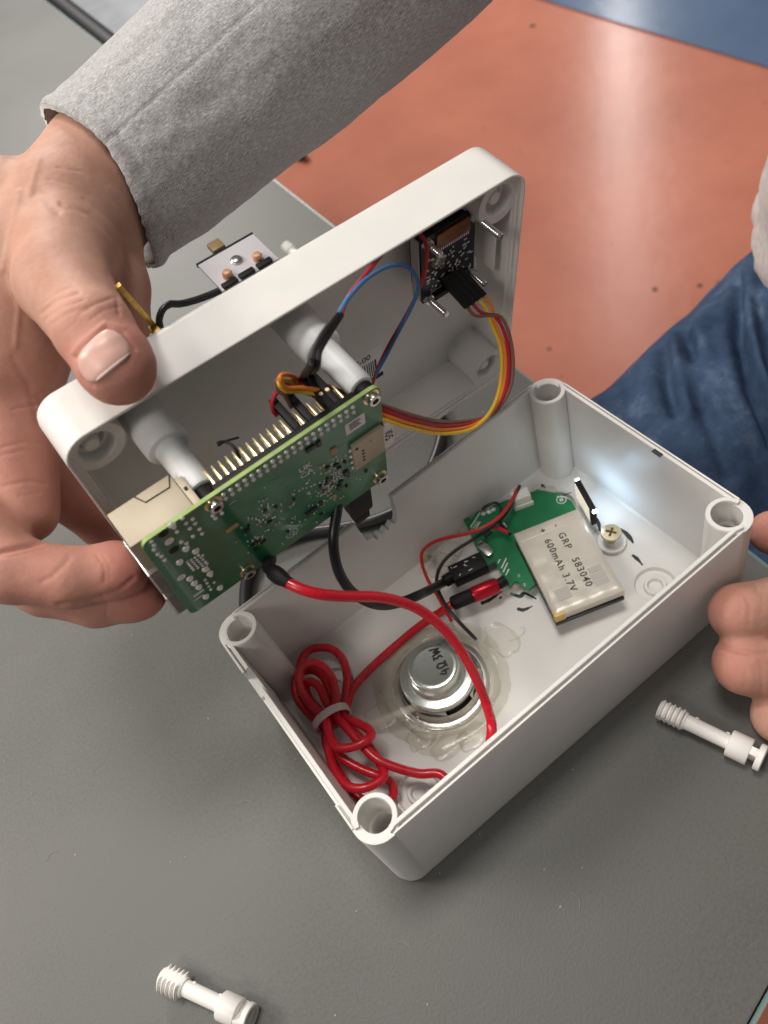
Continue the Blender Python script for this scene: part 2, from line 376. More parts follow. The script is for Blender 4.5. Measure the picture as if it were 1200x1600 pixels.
# ================================================================== SETTING
fl = MB(); fl.add([(-3000, -3000, -740), (7000, -3000, -740), (7000, 9000, -740), (-3000, 9000, -740)], [[0, 1, 2, 3]])
tag(fl.build('floor', M_FLOOR, smooth=False), None, None, kind='structure')
A, B = Vector((1612,1762.9,-736)), Vector((1592,1030.1,-736)); dv = (B-A).normalized(); nv = Vector((-dv.y, dv.x, 0)); nv = nv if nv.x > 0 else -nv
fb = MB(); p0 = A-dv*5000; p1 = B+dv*5000
fb.add([p0, p1, p1+nv*3000, p0+nv*3000], [[0, 1, 2, 3]])
tag(fb.build('floor_strip', M_FLOORB, smooth=False), None, None, kind='structure')

table = empty('table', 'grey laminate table under the open plastic box, straight edge beside the red floor', 'table')
tp = [(272, 1450), (181, -78), (-760, -288), (-760, 1450)][::-1]
MB().prism(tp, -24, 0, 1.2).build('tabletop', M_TABLE, table)
te = MB()
for a, b in ((tp[2], tp[3]), (tp[1], tp[2])):
    a, b = Vector((*a, 0)), Vector((*b, 0)); t = (b-a).normalized(); n = Vector((t.y, -t.x, 0))
    if n.dot(Vector((0, 400, 0))-a) > 0: n = -n
    q = [a+n*0.4, b+n*0.4, b+n*2.0, a+n*2.0]
    te.add([v+Vector((0, 0, z)) for z in (-22.5, -1.6) for v in q], [[0, 1, 2, 3], [7, 6, 5, 4], [0, 4, 5, 1], [1, 5, 6, 2], [2, 6, 7, 3], [3, 7, 4, 0]])
te.build('edge_band', M_TEDGE, table, smooth=False)
lg = MB()
for x, y in ((150, 1300), (-700, 1300), (-700, -150), (60, 0)): lg.cyl((x, y, -740), (x, y, -24), 18, n=16)
for i, (x, y) in enumerate(((200, 1300), (-700, 1300), (-700, -200), (120, -20))):
    MB().cyl((x, y, -739.5), (x, y, -24.2), 20, n=16).build('table_leg', M_STEEL, table)

chair = empty('chair', 'pale grey chair with a black rim beyond the far end of the table', 'chair', loc=(0, 0, 0))
c0 = Vector((436.8,1509.9,-120)); c1 = Vector((391.3,1112.2,-120))
cb = MB(); cb.X = Matrix.Translation((392, 1420, -150)) @ Matrix.Rotation(math.radians(-5), 4, 'Z')
cb.box(-120, 230, -330, 420, -12, 12, 9); cb.build('seat_pad', mat('chair_pad', (0.22, 0.235, 0.26), 0.55, var=0.12, vscale=30), chair)
cr = MB(); cr.X = cb.X; cr.tube([(-140, -340, 4), (-140, 430, 4), (240, 430, 4), (240, -340, 4), (-140, -340, 4)], 14, smooth=1); cr.build('seat_rim', M_BLACK, chair)
sr = MB(); q0_, q1_ = Vector((287.8,1255.4,-40)), Vector((266.3,939.5,-40)); sr.tube([q0_+(q0_-q1_)*3, q1_+(q1_-q0_)*.15], 17, n=10, smooth=1); sr.build('side_rail', M_BLACK, chair)
for x, y in ((-100, -300), (-100, 390), (90, 390), (90, -200)):
    l = MB(); l.X = cb.X; l.cyl((x, y, -590), (x, y, -10), 9, n=10); l.build('leg', M_BLACK, chair)

fs = MB()
for cx, cy, s in ((893, 410, 1), (926, 447, 6), (960, 450, 4.5), (985, 447, 9), (832, 40, 5), (470, 248, 22), (995, 436, 8)): pass
scuffs = [((922.4,730.6,-739.4), 5), ((975.4,675.4,-739.4), 5), ((999.9,644.5,-739.4), 13), ((1504.9,1692.7,-739.4), 9), ((698,768.8,-739.4), 4)]
for c, r in scuffs: fs.lathe([(r, 0), (r*.7, .5)], c, n=12)
rs = random.Random(8)
for k in range(90): fs.lathe([(rs.uniform(.6, 2.4), 0), (.3, .4)], (rs.uniform(250, 1700), rs.uniform(150, 1700), -739.6), n=6)
tag(fs.build('floor_scuffs', mat('scuff', (0.10, 0.045, 0.03), 0.6), smooth=False), None, None, kind='stuff')
ds = MB()
for k in range(70): ds.blob((rs.uniform(-220, 190), rs.uniform(-95, 330), 0.12), *(rs.uniform(.12, .42),)*2, rs.uniform(.1, .25), 4, k, .4)
for c in ((-39.4,60.6,0.2), (-19.2,-22.9,0.2), (35.3,-51.1,0.2), (-116.5,100.7,0.2)):
    a_ = rs.uniform(0, 3); ds.tube([c, (c[0]+3*math.cos(a_), c[1]+3*math.sin(a_), .2), (c[0]+6*math.cos(a_+.5), c[1]+6*math.sin(a_+.5), .2)], .07, n=4)
tag(ds.build('table_dust', mat('pale_dust', (0.30, 0.29, 0.27), 0.9)), None, None, kind='stuff')
dc = empty('castor_wheel', 'small black castor on the red floor just below the grey sleeve', 'castor', loc=(779.7,1759.5,-740))
MB().lathe([(16, -9), (20, -6), (20, 6), (16, 9)], (0, 0, 20), (1, .4, 0), n=20).build('wheel', M_BLACK, dc)
MB().box(-7, 7, -14, 14, 32, 46, 3).build('fork', M_BLACK, dc)

# ================================================================== BASE OF THE ENCLOSURE
AX, BY, HH, RC = 163.0, 94.0, 56.0, 8.6
base = empty('plastic_box', 'open white plastic box standing on the grey table with wiring and a speaker inside', 'plastic box')
X0, X1, Y0, Y1 = -RC, AX+RC, -RC, BY+RC
def corner_d(x, y): return min(math.hypot(x-cx, y-cy) for cx in (0, AX) for cy in (0, BY))
def ztop(x, y):
    if y > BY+RC-0.6 and 62.4 < x < 81.2:                 # knocked-out notch in the long back wall
        t = (x-62.4)/18.8
        return 56-(13.5+3.5*math.sin(t*3.0)+2.2*noise.noise(Vector((x*0.55, 3.3, 0)))+0.9*noise.noise(Vector((x*1.15, 9.3, 0))))*min(1, min(t, 1-t)*9+0.35)
    return 99.0
prof = [(2.6, 0.0), (1.0, 0.5), (0.25, 1.9), (0.0, 4.0), (0.0, 55.0), (0.15, 55.3), (0.75, 55.3), (0.9, 55.1), (0.9, 53.6), (1.75, 53.6), (1.75, 55.8), (1.95, 56.0), (3.1, 56.0), (3.3, 55.8), (3.5, 4.2), (4.6, 3.1)]
loop = rrect(X0, X1, Y0, Y1, RC, 10, 0.45)
vs = []; fs = []; nP = len(prof)
for (x, y, nx, ny) in loop:
    zt = ztop(x, y); cd = corner_d(x, y)
    cornered = (x < 1.5 or x > AX-1.5) and (y < 1.5 or y > BY-1.5)
    for j, (d, z) in enumerate(prof):
        zz = z
        if cornered and z > 53: zz = min(max(z, 54.6), 54.6)
        if x < X0+0.6:                                      # short left wall: outer lip cut away over a long run
            if 12 < y < 76:
                k = min(1, (y-12)/0.6) if y < 44 else min(1, (76-y)/0.6)
                if y < 66:
                    if d < 1.75 and z > 40: zz = min(z, 47.5) if z > 47.5 else z; 
                    if d < 1.75 and z > 53: zz = 47.5+0.3*noise.noise(Vector((y*.4, 0, 1)))
                elif z > 53: zz = 49.0+(y-66)*0.12+0.25*noise.noise(Vector((y*.6, 2, 1)))
        zz = min(zz, zt)
        vs.append((x-nx*d, y-ny*d, zz))
n = len(loop)
for i in range(n):
    for j in range(nP-1): fs.append([i*nP+j, ((i+1) % n)*nP+j, ((i+1) % n)*nP+j+1, i*nP+j+1])
sh = MB(); sh.add(vs, fs)
sh.add([vs[i*nP] for i in range(n)], [list(range(n))[::-1]])
FEET = [(16.5, 16.8, 8.6), (146.7, 18.2, 8.6), (16.5, 77.0, 8.6), (146.7, 77.0, 8.6)]
step = 6
poly_ring(sh, [vs[i*nP+nP-1][:2] for i in range(0, n, step)], FEET, 3.1, 32)
sh.build('shell', M_ABS, base, ang=32)
for cx, cy, r in FEET:
    ft = MB(); ft.lathe([(r, 0), (r-0.6, -2.0), (5.0, -2.0), (4.4, -0.3), (3.3, -0.3), (2.7, -2.2), (0.2, -2.2)], (cx, cy, 3.1), n=32, cap0=False)
    ft.build('foot_recess', M_ABS, base)
for cx, cy in ((0, 0), (AX, 0), (AX, BY), (0, BY)):
    po = MB()
    sx, sy = (1 if cx == 0 else -1), (1 if cy == 0 else -1)
    # lower ring right round, raised ring on the inner side
    po.lathe([(7.75, 3.0), (7.6, 54.7), (5.75, 54.7), (5.6, 44), (5.2, 43.4), (4.9, 43.2), (4.5, 42.0), (4.95, 41.2), (4.5, 40.0), (4.95, 39.2), (4.5, 38.0), (4.95, 37.2), (4.5, 36.0), (4.95, 35.2), (4.5, 34.0), (4.95, 33.2), (4.5, 32.0), (4.4, 12), (.2, 12)], (cx, cy, 0), n=40, cap0=False)
    a0 = math.atan2(sy, sx); vs2 = []; fs2 = []; m = 30; half = math.radians(128)
    for i in range(m+1):
        a = a0-half+2*half*i/m; ca, sa = math.cos(a), math.sin(a)
        for r, z in ((7.62, 54.5), (7.62, 55.8), (7.45, 56.02), (5.95, 56.02), (5.78, 55.8), (5.78, 54.5)): vs2.append((cx+r*ca, cy+r*sa, z))
    for i in range(m):
        for j in range(5): fs2.append([i*6+j, (i+1)*6+j, (i+1)*6+j+1, i*6+j+1])
    fs2 += [[0, 1, 2, 3, 4, 5], [m*6+j for j in range(5, -1, -1)]]
    po.add(vs2, fs2)
    vs3 = []; fs3 = []                                     # corner web between ring and outer skin
    for i in range(25):
        a = a0+math.pi-math.radians(80)+math.radians(160)*i/24; ca, sa = math.cos(a), math.sin(a)
        for r, z in ((5.8, 54.66), (8.35, 54.66)): vs3.append((cx+r*ca, cy+r*sa, z))
    for i in range(24): fs3.append([i*2, i*2+1, i*2+3, i*2+2])
    po.add(vs3, fs3)
    # webs joining the post to both walls
    po.box(min(cx-sx*5.2, cx+sx*1.5), max(cx-sx*5.2, cx+sx*1.5), cy-3.2, cy+3.2, 3, 54.4) if False else None
    po.build('screw_post', M_ABS, base)
chip_ = MB(); c = (166.5,37.2,63.2); chip_.box(166.6, 168.6, c[1]-2.2, c[1]+2.2, 55.95, 56.1); chip_.build('marker_stroke', M_MARK, base, smooth=False)
strokes = [[(836,770),(845,775),(858,776),(880,772)], [(862,765),(868,772)], [(930,818),(935,826),(933,840)], [(940,815),(962,822),(975,842),(978,848)], [(986,868),(1002,882)], [(748,925),(768,928),(778,920)]]
for s in (
    [(148.2,88.3,3.2), (149.6,84.5,3.2), (152,80.3,3.2), (156.9,78.2,3.2)],
    [(150.6,91.8,3.2), (150.3,88.8,3.2)],
    [(154.1,60.6,3.2), (152.8,56.9,3.2), (150.2,53.6,3.2)],
    [(157.1,48.4,3.2), (157.2,44.7,3.2), (156.2,40.4,3.2), (155.4,38.9,3.2)],
    [(150.9,35,3.2), (150.8,31.9,3.2), (150.1,28.4,3.2)],
    [(100.7,58,3.2), (102.7,53.9,3.2), (105.3,53.5,3.2), (106.9,47.9,3.2)],
    [(88.2,63.2,3.2), (92.2,61.9,3.2), (99,61.1,3.2)],
    [(97.8,50.2,3.2), (99.4,47.8,3.2), (103.4,46.5,3.2)],
    [(96.3,59.7,3.2), (96.3,58.8,3.2)],
    [(118.2,29.8,3.2), (118,27.8,3.2)]):
    wv = rnd.uniform(0, 9); MB().tube(s, lambda t: 0.85*(0.45+0.6*math.sin(min(1, t*1.1+.12)*math.pi)**.5+0.35*noise.noise(Vector((t*5, wv, 0)))), n=8, flat=3.12).build('marker_stroke', M_MARK, base)

# ================================================================== LID OF THE ENCLOSURE (local frame: u right, v up, w towards the opening)
ML, OL = [[0.99695, 0.07805, -0.002], [0.01395, -0.20327, -0.97902], [-0.07682, 0.97601, -0.20374]], (-7.3, 118.6, 174.0)
lid = empty('lid', 'white plastic lid held tilted above the box by one hand, circuit board in its opening', 'plastic lid', ML, OL)
LW_, LV, LH = 180.0, 110.0, 22.0
lloop = rrect(0, LW_, -LV, 0, 8.8, 10, 3.0)
lprof = [(3.0, 0.0), (1.3, 0.45), (0.35, 1.5), (0.0, 3.2), (0.0, 21.7), (0.2, 22.0), (0.8, 22.0), (0.95, 21.8), (0.95, 20.6), (2.3, 20.6), (2.3, 19.8), (3.6, 19.6), (3.8, 19.3), (4.2, 3.2), (5.0, 2.5)]
vs = []; fs = []; nP = len(lprof); n = len(lloop)
for (x, y, nx, ny) in lloop:
    for d, z in lprof: vs.append((x-nx*d, y-ny*d, z))
for i in range(n):
    for j in range(nP-1): fs.append([i*nP+j, ((i+1) % n)*nP+j, ((i+1) % n)*nP+j+1, i*nP+j+1])
fs.append([i*nP for i in range(n)][::-1]); fs.append([i*nP+nP-1 for i in range(n)])
ls = MB(); ls.add(vs, fs); ls.build('shell', M_ABS, lid, ang=32)
for cx, cy in ((10.2, -10.2), (LW_-10.2, -10.2), (LW_-10.2, -LV+10.2), (10.2, -LV+10.2)):
    bo = MB(); sx, sy = (-1 if cx < 90 else 1), (1 if cy > -50 else -1)
    pts = []
    R = 9.2
    a_in = math.atan2(-sy, -sx)
    for i in range(17):
        a = a_in-math.radians(100)+math.radians(200)*i/16; pts.append((cx+R*math.cos(a), cy+R*math.sin(a)))
    for i in range(9):
        a = math.atan2(sy, sx)-math.radians(50)+math.radians(100)*i/8; pts.append((cx+7.6*math.cos(a)*1.0, cy+7.6*math.sin(a)*1.0))
    vs = [(x, y, 2.4) for x, y in pts]+[(x, y, 19.6) for x, y in pts]; m = len(pts)
    bo.add(vs, [[i, (i+1) % m, m+(i+1) % m, m+i] for i in range(m)])
    poly_ring(bo, pts, [(cx, cy, 6.2)], 19.6, 28)
    bo.lathe([(6.2, 19.6), (5.7, 18.9), (5.5, 15.5), (4.2, 15.2), (4.0, 13), (.2, 13)], (cx, cy, 0), n=28, cap0=False)
    bo.build('screw_boss', M_ABS, lid)
    se = MB(); se.lathe([(2.9, 13), (2.9, 17.2), (2.2, 18.4), (.2, 18.7)], (cx-0.8, cy+0.6, 0), n=18, cap0=False); se.build('screw_end', M_SCREWW, lid)
MB().box(171.6, 172.6, -46, -26, 3, 17, 0.3).build('rib', M_ABS, lid)

def standoff(cx, cy, top, label):
    o = empty('nylon_standoff', label, 'standoff', ML, OL, group='nylon standoffs in the lid')
    s = MB(); s.lathe([(7.0, 2.6), (7.2, 3.2), (7.2, 28.2), (6.6, 29.4), (4.9, 29.8), (4.7, 30.4), (4.6, top-2.0), (4.2, top-0.6), (2, top)], (cx, cy, 0), n=36); s.build('column', M_NYLON, o)
    s = MB(); s.lathe([(3.1, 0), (3.4, 0.4), (3.4, 54.4-top-0.2), (3.1, 54.5-top)], (cx, cy, top-0.3), n=20); s.build('spacer', M_BLACK, o)
    return o
standoff(27.4, -16.2, 49.5, 'white nylon standoff behind the left end of the pin row')
standoff(86.0, -16.0, 50.2, 'white nylon standoff beside the barcode label')

bl = empty('barcode_label', 'white barcode label stuck inside the lid beside the standoff', 'label', ML, OL)
lb = MB(); lb.box(101.5, 126, -85.5, -66.0, 2.52, 2.62); lb.build('paper', M_LABEL, bl, smooth=False)
bars = MB(); x = 106.0
for i in range(14):
    w_ = rnd.choice((0.5, 0.5, 0.9, 1.3)); bars.box(x, x+w_, -82.0, -72.8, 2.62, 2.66); x += w_+rnd.choice((0.5, 0.8))
bars.box(115.5, 125.5, -85.2, -82.6, 2.62, 2.66)
bars.build('bars', M_INK, bl, smooth=False)
t = MB(); t.text('07-00', 4.4, Matrix.Translation((115, -69.4, 2.63)), bold=0.05); t.build('lettering', M_INK, bl, smooth=False)

# things on the lid's outer face
gs = empty('brass_strip', 'thin brass strip standing behind the thumb at the lid edge', 'metal strip', ML, OL)
g = MB(); g.X = Matrix.Translation((45.2, 0, 0)) @ Matrix.Rotation(math.radians(13), 4, 'Z')
g.box(-0.9, 0.9, -3, 18.5, -4.3, -2.7, 0.3); g.build('strip', M_BRASS, gs)
g = MB(); g.X = Matrix.Translation((45.2, 0, 0)); g.box(-1.4, 1.6, -4, -2.2, -4.2, 0, 0.3); g.build('foot', M_BRASS, gs)
sw = empty('switch_module', 'pale switch plate with copper terminals and a centre screw on the outside of the lid', 'switch', ML, OL)
MB().box(69.8, 91.5, -2.4, -1.2, -15.5, -0.2, 0.15).build('plate', M_LILAC, sw)
MB().box(69.6, 91.7, -2.5, -1.1, -16.4, -15.55, 0.1).build('plate_edge', M_DARK, sw)
MB().lathe([(2.0, 0), (2.0, .6), (1.4, 1.1), (.3, 1.2)], (80.5, -1.2, -8.6), (0, 1, 0), n=18).build('screw', M_STEEL, sw)
for x in (74.6, 86.2):
    MB().lathe([(1.7, 0), (1.7, 1.6), (1.2, 2.3), (.2, 2.4)], (x, -1.2, -4.4), (0, 1, 0), n=16).build('terminal', M_COPPER, sw)
b_ = MB()
for x in (70.5, 77.0, 83.8): b_.box(x, x+5.6, -2.4, -0.2, -2.2, -0.2, 0.2)
b_.build('contact_block', M_BLACK, sw)
MB().box(76.6, 81.4, -2.2, -0.2, -21, -16.5, 0.5).build('knob', M_BROWNK, sw)
bw = empty('black_lead', 'black lead looped along the outer face of the lid next to the thumb', 'cable', ML, OL)
MB().tube([(47, -5, -2.5), (48.0, -1.0, -3), (50.5, 0.9, -4), (53.5, 0.8, -4.6), (56.5, -1.0, -4.4), (61, -2.0, -3.6), (67, -2.8, -3), (74, -3.2, -2.5)], 1.15, n=10).build('jacket', M_RUBBER, bw)

# ================================================================== SINGLE BOARD COMPUTER (local: p right, q up, r towards viewer)
MP, OP = [[0.99764, 0.0686, 0.00047], [0.01706, -0.24153, -0.97024], [-0.06644, 0.96797, -0.24213]], (-8.3, 79.1, 97.1)
pi = empty('single_board_computer', 'green single board computer mounted solder side outward in the lid', 'circuit board', MP, OP)
def rr2(x0, x1, y0, y1, r, s=5):
    out = []
    for cx, cy, a0 in ((x1-r, y0+r, -90), (x1-r, y1-r, 0), (x0+r, y1-r, 90), (x0+r, y0+r, 180)):
        for k in range(s+1):
            a = math.radians(a0+90*k/s); out.append((cx+r*math.cos(a), cy+r*math.sin(a)))
    return out
MB().prism(rr2(0, 85, 0, 56, 3), -1.4, -0.05).build('board', M_PCBEDGE, pi)
f_ = MB(); pr = rr2(0.15, 84.85, 0.15, 55.85, 2.9); f_.prism(pr, -0.05, 0.0); f_.build('solder_mask', M_PCB, pi, smooth=False)
f_ = MB(); f_.prism(pr, -1.5, -1.4); f_.build('solder_mask', M_PCB, pi, smooth=False)
HOLES = [(23.5, 52.5), (81.5, 52.5), (81.5, 3.5), (23.5, 3.5)]
scr = None
for hx, hy in HOLES:
    MB().lathe([(3.0, 0.02), (3.0, 0.06)], (hx, hy, 0), n=24).build('pad_ring', M_GOLD, pi)
    s = MB(); s.lathe([(2.15, 0.05), (2.25, .3), (2.25, 1.9), (2.0, 2.2), (1.25, 2.2), (1.2, 0.9), (.1, .9)], (hx, hy, 0), n=22, cap0=False)
    so = s.build('screw', M_STEEL, pi)
    d = MB(); d.lathe([(1.22, .92), (.1, .94)], (hx, hy, 0), n=6, cap0=False); d.build('socket', M_DARK, so)
HX0 = 26.5-0.0
hd = MB(); hd.box(25.9, 77.3, 49.9, 55.1, -4.0, -1.5, 0.2)
hd.build('header_strip', M_BLACK, pi)
pin = None; pads = []
def at_pin(i, row): return 27.2+2.54*i*0.978, 51.25 if row == 0 else 53.75
for i in range(20):
    for row in (0, 1):
        x, y = at_pin(i, row)
        if pin is None:
            pm = MB(); pm.box(-0.32, 0.32, -0.32, 0.32, -10.4, -3.9, 0.08); pin = pm.build('pin', M_GOLD, pi); pin.matrix_local = mm(x, y, 0)
            sm = MB(); sm.lathe([(0.80, 0.02), (0.72, 0.25), (0.42, 0.6), (0.2, 0.75)], n=8); sj = sm.build('solder_joint', M_SOLDER, pi); sj.matrix_local = mm(x, y, 0)
        else:
            share(pin, pi, mm(x, y, 0)); share(sj, pi, mm(x, y, 0))
# ports on the component side
e_ = MB(); e_.box(-2.6, 18.4, 38.9, 55.4, -15.0, -1.55, 0.35); e_.build('ethernet_port', M_TIN, pi)
fl_ = MB(); fl_.tube([(6.5, 55.5, -15.0), (8.2, 55.5, -11.2), (16.2, 55.5, -11.0), (18.3, 55.5, -14.8)], 0.22, n=6, smooth=1); fl_.build('port_seam', M_DARK, pi)
fl_ = MB(); fl_.box(18.5, 21.0, 42, 55.0, -12.5, -1.6, 0.2); fl_.build('port_bracket', M_TIN, pi)
MB().box(19.2, 20.2, 55.0, 55.15, -8.5, -7.2).build('bracket_slot', M_DARK, pi, smooth=False)
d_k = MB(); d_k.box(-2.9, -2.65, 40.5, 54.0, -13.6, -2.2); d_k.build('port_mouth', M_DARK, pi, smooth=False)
for y0 in (21.8, 3.0):
    u = MB(); u.box(-3.0, 14.4, y0, y0+14.2, -17.0, -1.6, 0.3); uo = u.build('usb_port', M_PORT, pi)
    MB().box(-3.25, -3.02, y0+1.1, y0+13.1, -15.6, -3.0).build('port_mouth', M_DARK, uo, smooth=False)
    rim = MB()
    for a in (-16.8, -9.5, -2.0): rim.box(-3.6, -2.9, y0+0.2, y0+14.0, a-0.35, a+0.35, 0.15)
    for b in (y0+0.2, y0+13.6): rim.box(-3.6, -2.9, b, b+0.5, -16.8, -2.0, 0.15)
    rim.build('port_rim', M_PORT2, uo)
cs = MB(); cs.box(46, 61, 20, 35, -4.0, -1.5, 0.3); cs.build('processor', M_STEEL, pi)
au = MB(); au.box(30, 36.5, -2, 12, -7.6, -1.6, 0.4); au.build('audio_jack', M_BLACK, pi)
uc = MB(); uc.box(69, 78, -1.2, 6.5, -4.8, -1.6, 0.8); uc.build('power_socket', M_TIN, pi)
hm = MB(); hm.box(56, 63, -1.2, 6.5, -4.8, -1.6, 0.5); hm.build('video_socket', M_TIN, pi)
hm = MB(); hm.box(42, 49, -1.2, 6.5, -4.8, -1.6, 0.5); hm.build('video_socket', M_TIN, pi)
# back of the board: through-hole joints, small parts, print
def PX(p): return p
tj = []
for p in ((10.5,53.8,0), (10.5,51,0), (13.7,55.5,0), (13.9,52.1,0), (14.1,48.5,0), (13.7,43.8,0), (16.1,52.1,0), (16.1,49.2,0), (16.4,45.1,0), (16.4,42,0), (3.1,54.5,0), (3.1,52,-0), (2.4,50,0), (2.5,46.7,0), (3.1,44.5,-0), (3.2,41.6,0), (10,44.8,0), (11.1,42.5,0), (10.5,39.7,0), (21.7,47.1,0), (22,45.1,0), (24.3,47.6,-0), (24.4,45.4,0)): tj.append((p, 0.72))
for p in ((10.3,55.8,0), (6.4,35.6,0), (12.2,35.5,0), (11.8,22.4,0), (6.2,23,0), (6.6,18.7,0), (7.1,14.6,0), (12.8,5.2,0), (7.3,5.9,0), (12.3,18,0), (10.1,40.2,0)): tj.append((p, 1.3))
for a in range(4):
    for b in range(5):
        p = Vector((8.3,32.9,0))*(1-a/3)+Vector((12.3,32.1,0))*(a/3); q = Vector((8.7,26.4,0))*(1-a/3)+Vector((13.2,24.5,0))*(a/3)
        tj.append((tuple(p+(q-p)*(b/4)), 0.55))
for b in range(5): tj.append((tuple(Vector((13.3,30.7,0)).lerp(Vector((12,10.9,0)), b/4)), 0.6))
for b in range(4): tj.append((tuple(Vector((10,16.1,0)).lerp(Vector((9.9,8,-0)), b/3)), 0.6))
j1 = None
for p, r in tj:
    if j1 is None:
        m_ = MB(); m_.lathe([(1.0, 0.02), (0.92, 0.35), (0.5, 0.9), (0.15, 1.1)], n=9); j1 = m_.build('solder_joint', M_SOLDER, pi); o = j1
    else: o = share(j1, pi)
    o.matrix_local = mm(p[0], p[1], 0) @ Matrix.Diagonal((r, r*1.05, r*0.8, 1))
for p in ((7.1,54.3,0), (7.1,43.4,0)):
    m_ = MB(); m_.lathe([(1.7, 0.03), (1.6, 0.06)], (p[0], p[1], 0), n=20); m_.build('peg_hole', M_DARK, pi, smooth=False)
for p in ((7.2,49,0), (4.3,26.8,0)):
    m_ = MB(); m_.lathe([(1.5, 0.03), (1.5, 0.12), (0.8, 0.12), (0.8, 0.03)], (p[0], p[1], 0), n=20); m_.build('ring_pad', M_SOLDER, pi)
rnd = random.Random(11)
def in_holes(x, y): return any(math.hypot(x-a, y-b) < 4 for a, b in HOLES)
comp_k, comp_t, comp_s = [], [], []
for i in range(280):
    cx, cy, s = rnd.choice(((63, 23, 6), (66, 29, 5), (60, 19, 4), (72, 16, 6), (37, 24, 7), (46, 10, 8), (34, 33, 8), (52, 30, 9), (77, 22, 5), (74, 30, 5), (57, 12, 8), (31, 16, 5)))
    x, y = rnd.gauss(cx, s*.55), rnd.gauss(cy, s*.5)
    if not (24 < x < 83 and 2 < y < 47) or in_holes(x, y) or (69 < x < 85 and 14 < y < 41): continue
    kind = rnd.random(); w_, h_ = rnd.choice(((1.0, 0.55), (0.55, 1.0), (1.3, 0.7), (0.6, 0.6)))
    if kind < 0.30:
        b_ = MB(); b_.box(x-w_/2, x+w_/2, y-h_/2, y+h_/2, 0, 0.45, 0.05); comp_t.append(b_)
        b2 = MB(); e = 0.22
        if w_ > h_: b2.box(x-w_/2-e, x-w_/2+.1, y-h_/2, y+h_/2, 0, .4); b2.box(x+w_/2-.1, x+w_/2+e, y-h_/2, y+h_/2, 0, .4)
        else: b2.box(x-w_/2, x+w_/2, y-h_/2-e, y-h_/2+.1, 0, .4); b2.box(x-w_/2, x+w_/2, y+h_/2-.1, y+h_/2+e, 0, .4)
        comp_s.append(b2)
    elif kind < 0.42: b_ = MB(); b_.box(x-w_*.8, x+w_*.8, y-h_*.8, y+h_*.8, 0, 0.6, 0.05); comp_k.append(b_)
    elif kind < 0.80: b_ = MB(); b_.lathe([(rnd.uniform(.25, .42), .02), (.2, .25)], (x, y, 0), n=7); comp_s.append(b_)
    else: b_ = MB(); b_.box(x-.2, x+.2, y-.2, y+.2, 0, .12); comp_s.append(b_)
# grid of tiny joints under the power chip
for a in range(6):
    for b in range(5):
        b_ = MB(); b_.lathe([(.28, .02), (.18, .25)], (59.6+a*1.15, 20.5+b*1.25, 0), n=6); comp_s.append(b_)
def join(lst, name, m):
    J = MB()
    for b in lst: J.add(b.v, b.f)
    o = J.build(name, m, pi); o['kind'] = 'stuff'; return o
join(comp_k, 'black_chips', M_CHIP); join(comp_t, 'tan_capacitors', M_CAP); join(comp_s, 'tiny_solder_points', M_SOLDER)
for p, w_, h_, m in (((65.2,38.4,0), 2.2, 2.6, M_CAP), ((57.4,48,0), 3.4, 1.9, M_CHIP), ((60.5,47.7,0), 1.6, 2.8, M_CHIP), ((25.3,34.8,0), 4.4, 1.3, M_CAP), ((52.3,12.9,0), 5.2, 2.0, M_CHIP), ((64.4,15.9,0), 2.4, 2.4, M_CHIP), ((29.2,28,0), 2.0, 1.6, M_CHIP), ((68.1,21.5,0), 2.0, 2.4, M_CHIP)):
    MB().box(p[0]-w_/2, p[0]+w_/2, p[1]-h_/2, p[1]+h_/2, 0, 0.8, 0.12).build('chip', m, pi)
# copper traces under the mask, slightly raised
tr = MB()
for i in range(70):
    x, y = rnd.uniform(4, 80), rnd.uniform(3, 47); L_ = rnd.uniform(2, 8)
    if rnd.random() < .55: tr.box(x, x+L_, y, y+.22, 0, .025)
    else: tr.box(x, x+.22, y, y+L_*.7, 0, .028)
tr.build('copper_traces', M_TRACE, pi, smooth=False, kind='stuff')
pr_ = MB()
for k in range(7):
    x, y = 27+k*0.4, 45.2-k*1.25; pr_.box(x, x+rnd.uniform(14, 22), y, y+.45, 0, .03)
for k in range(2): pr_.box(41, 58-k*4, 8.2-k*1.6, 8.75-k*1.6, 0, .03)
pr_.build('small_print', M_SILK2, pi, smooth=False, kind='stuff')
pl_ = MB(); P0 = Matrix.Translation((54.2, 37.6, 0.02))
pl_.text('UK', 3.6, P0 @ Matrix.Translation((0, 1.9, 0)) @ Matrix.Rotation(math.pi/2*0, 4, 'Z'), 0.02, bold=0.08); pl_.text('CA', 3.6, P0 @ Matrix.Translation((0, -1.5, 0)), 0.02, bold=0.08)
pl_.X = None
pl_.lathe([(2.5, .03), (2.15, .03)], (43.2, 7.2, 0), n=26, cap0=False, cap1=False); pl_.text('CE', 2.2, Matrix.Translation((43.2, 7.2, 0.02)), 0.02)
q0 = (59.5,21.6,0)
for a, b in (((-1.5, 1.8), (-1.1, -1.5)), ((1.5, 1.8), (1.1, -1.5)), ((-1.8, 1.8), (1.8, 1.8)), ((-1.1, -1.5), (1.1, -1.5)), ((-2, 2.4), (2, -2.2)), ((2, 2.4), (-2, -2.2))):
    pl_.tube([(q0[0]+a[0], q0[1]+a[1], .03), (q0[0]+b[0], q0[1]+b[1], .03)], .13, n=4, smooth=1, flat=.03)
pl_.box(q0[0]-2.6, q0[0]+2.6, q0[1]-4.0, q0[1]-3.3, 0, .03)
pl_.box(27.5, 30, 46.8, 47.1, 0, .03); pl_.box(4, 8, 10, 11.5, 0, .03); pl_.box(3.5, 7, 7.6, 8.4, 0, .03)
pl_.build('board_print', M_SILK, pi, smooth=False, kind='stuff')
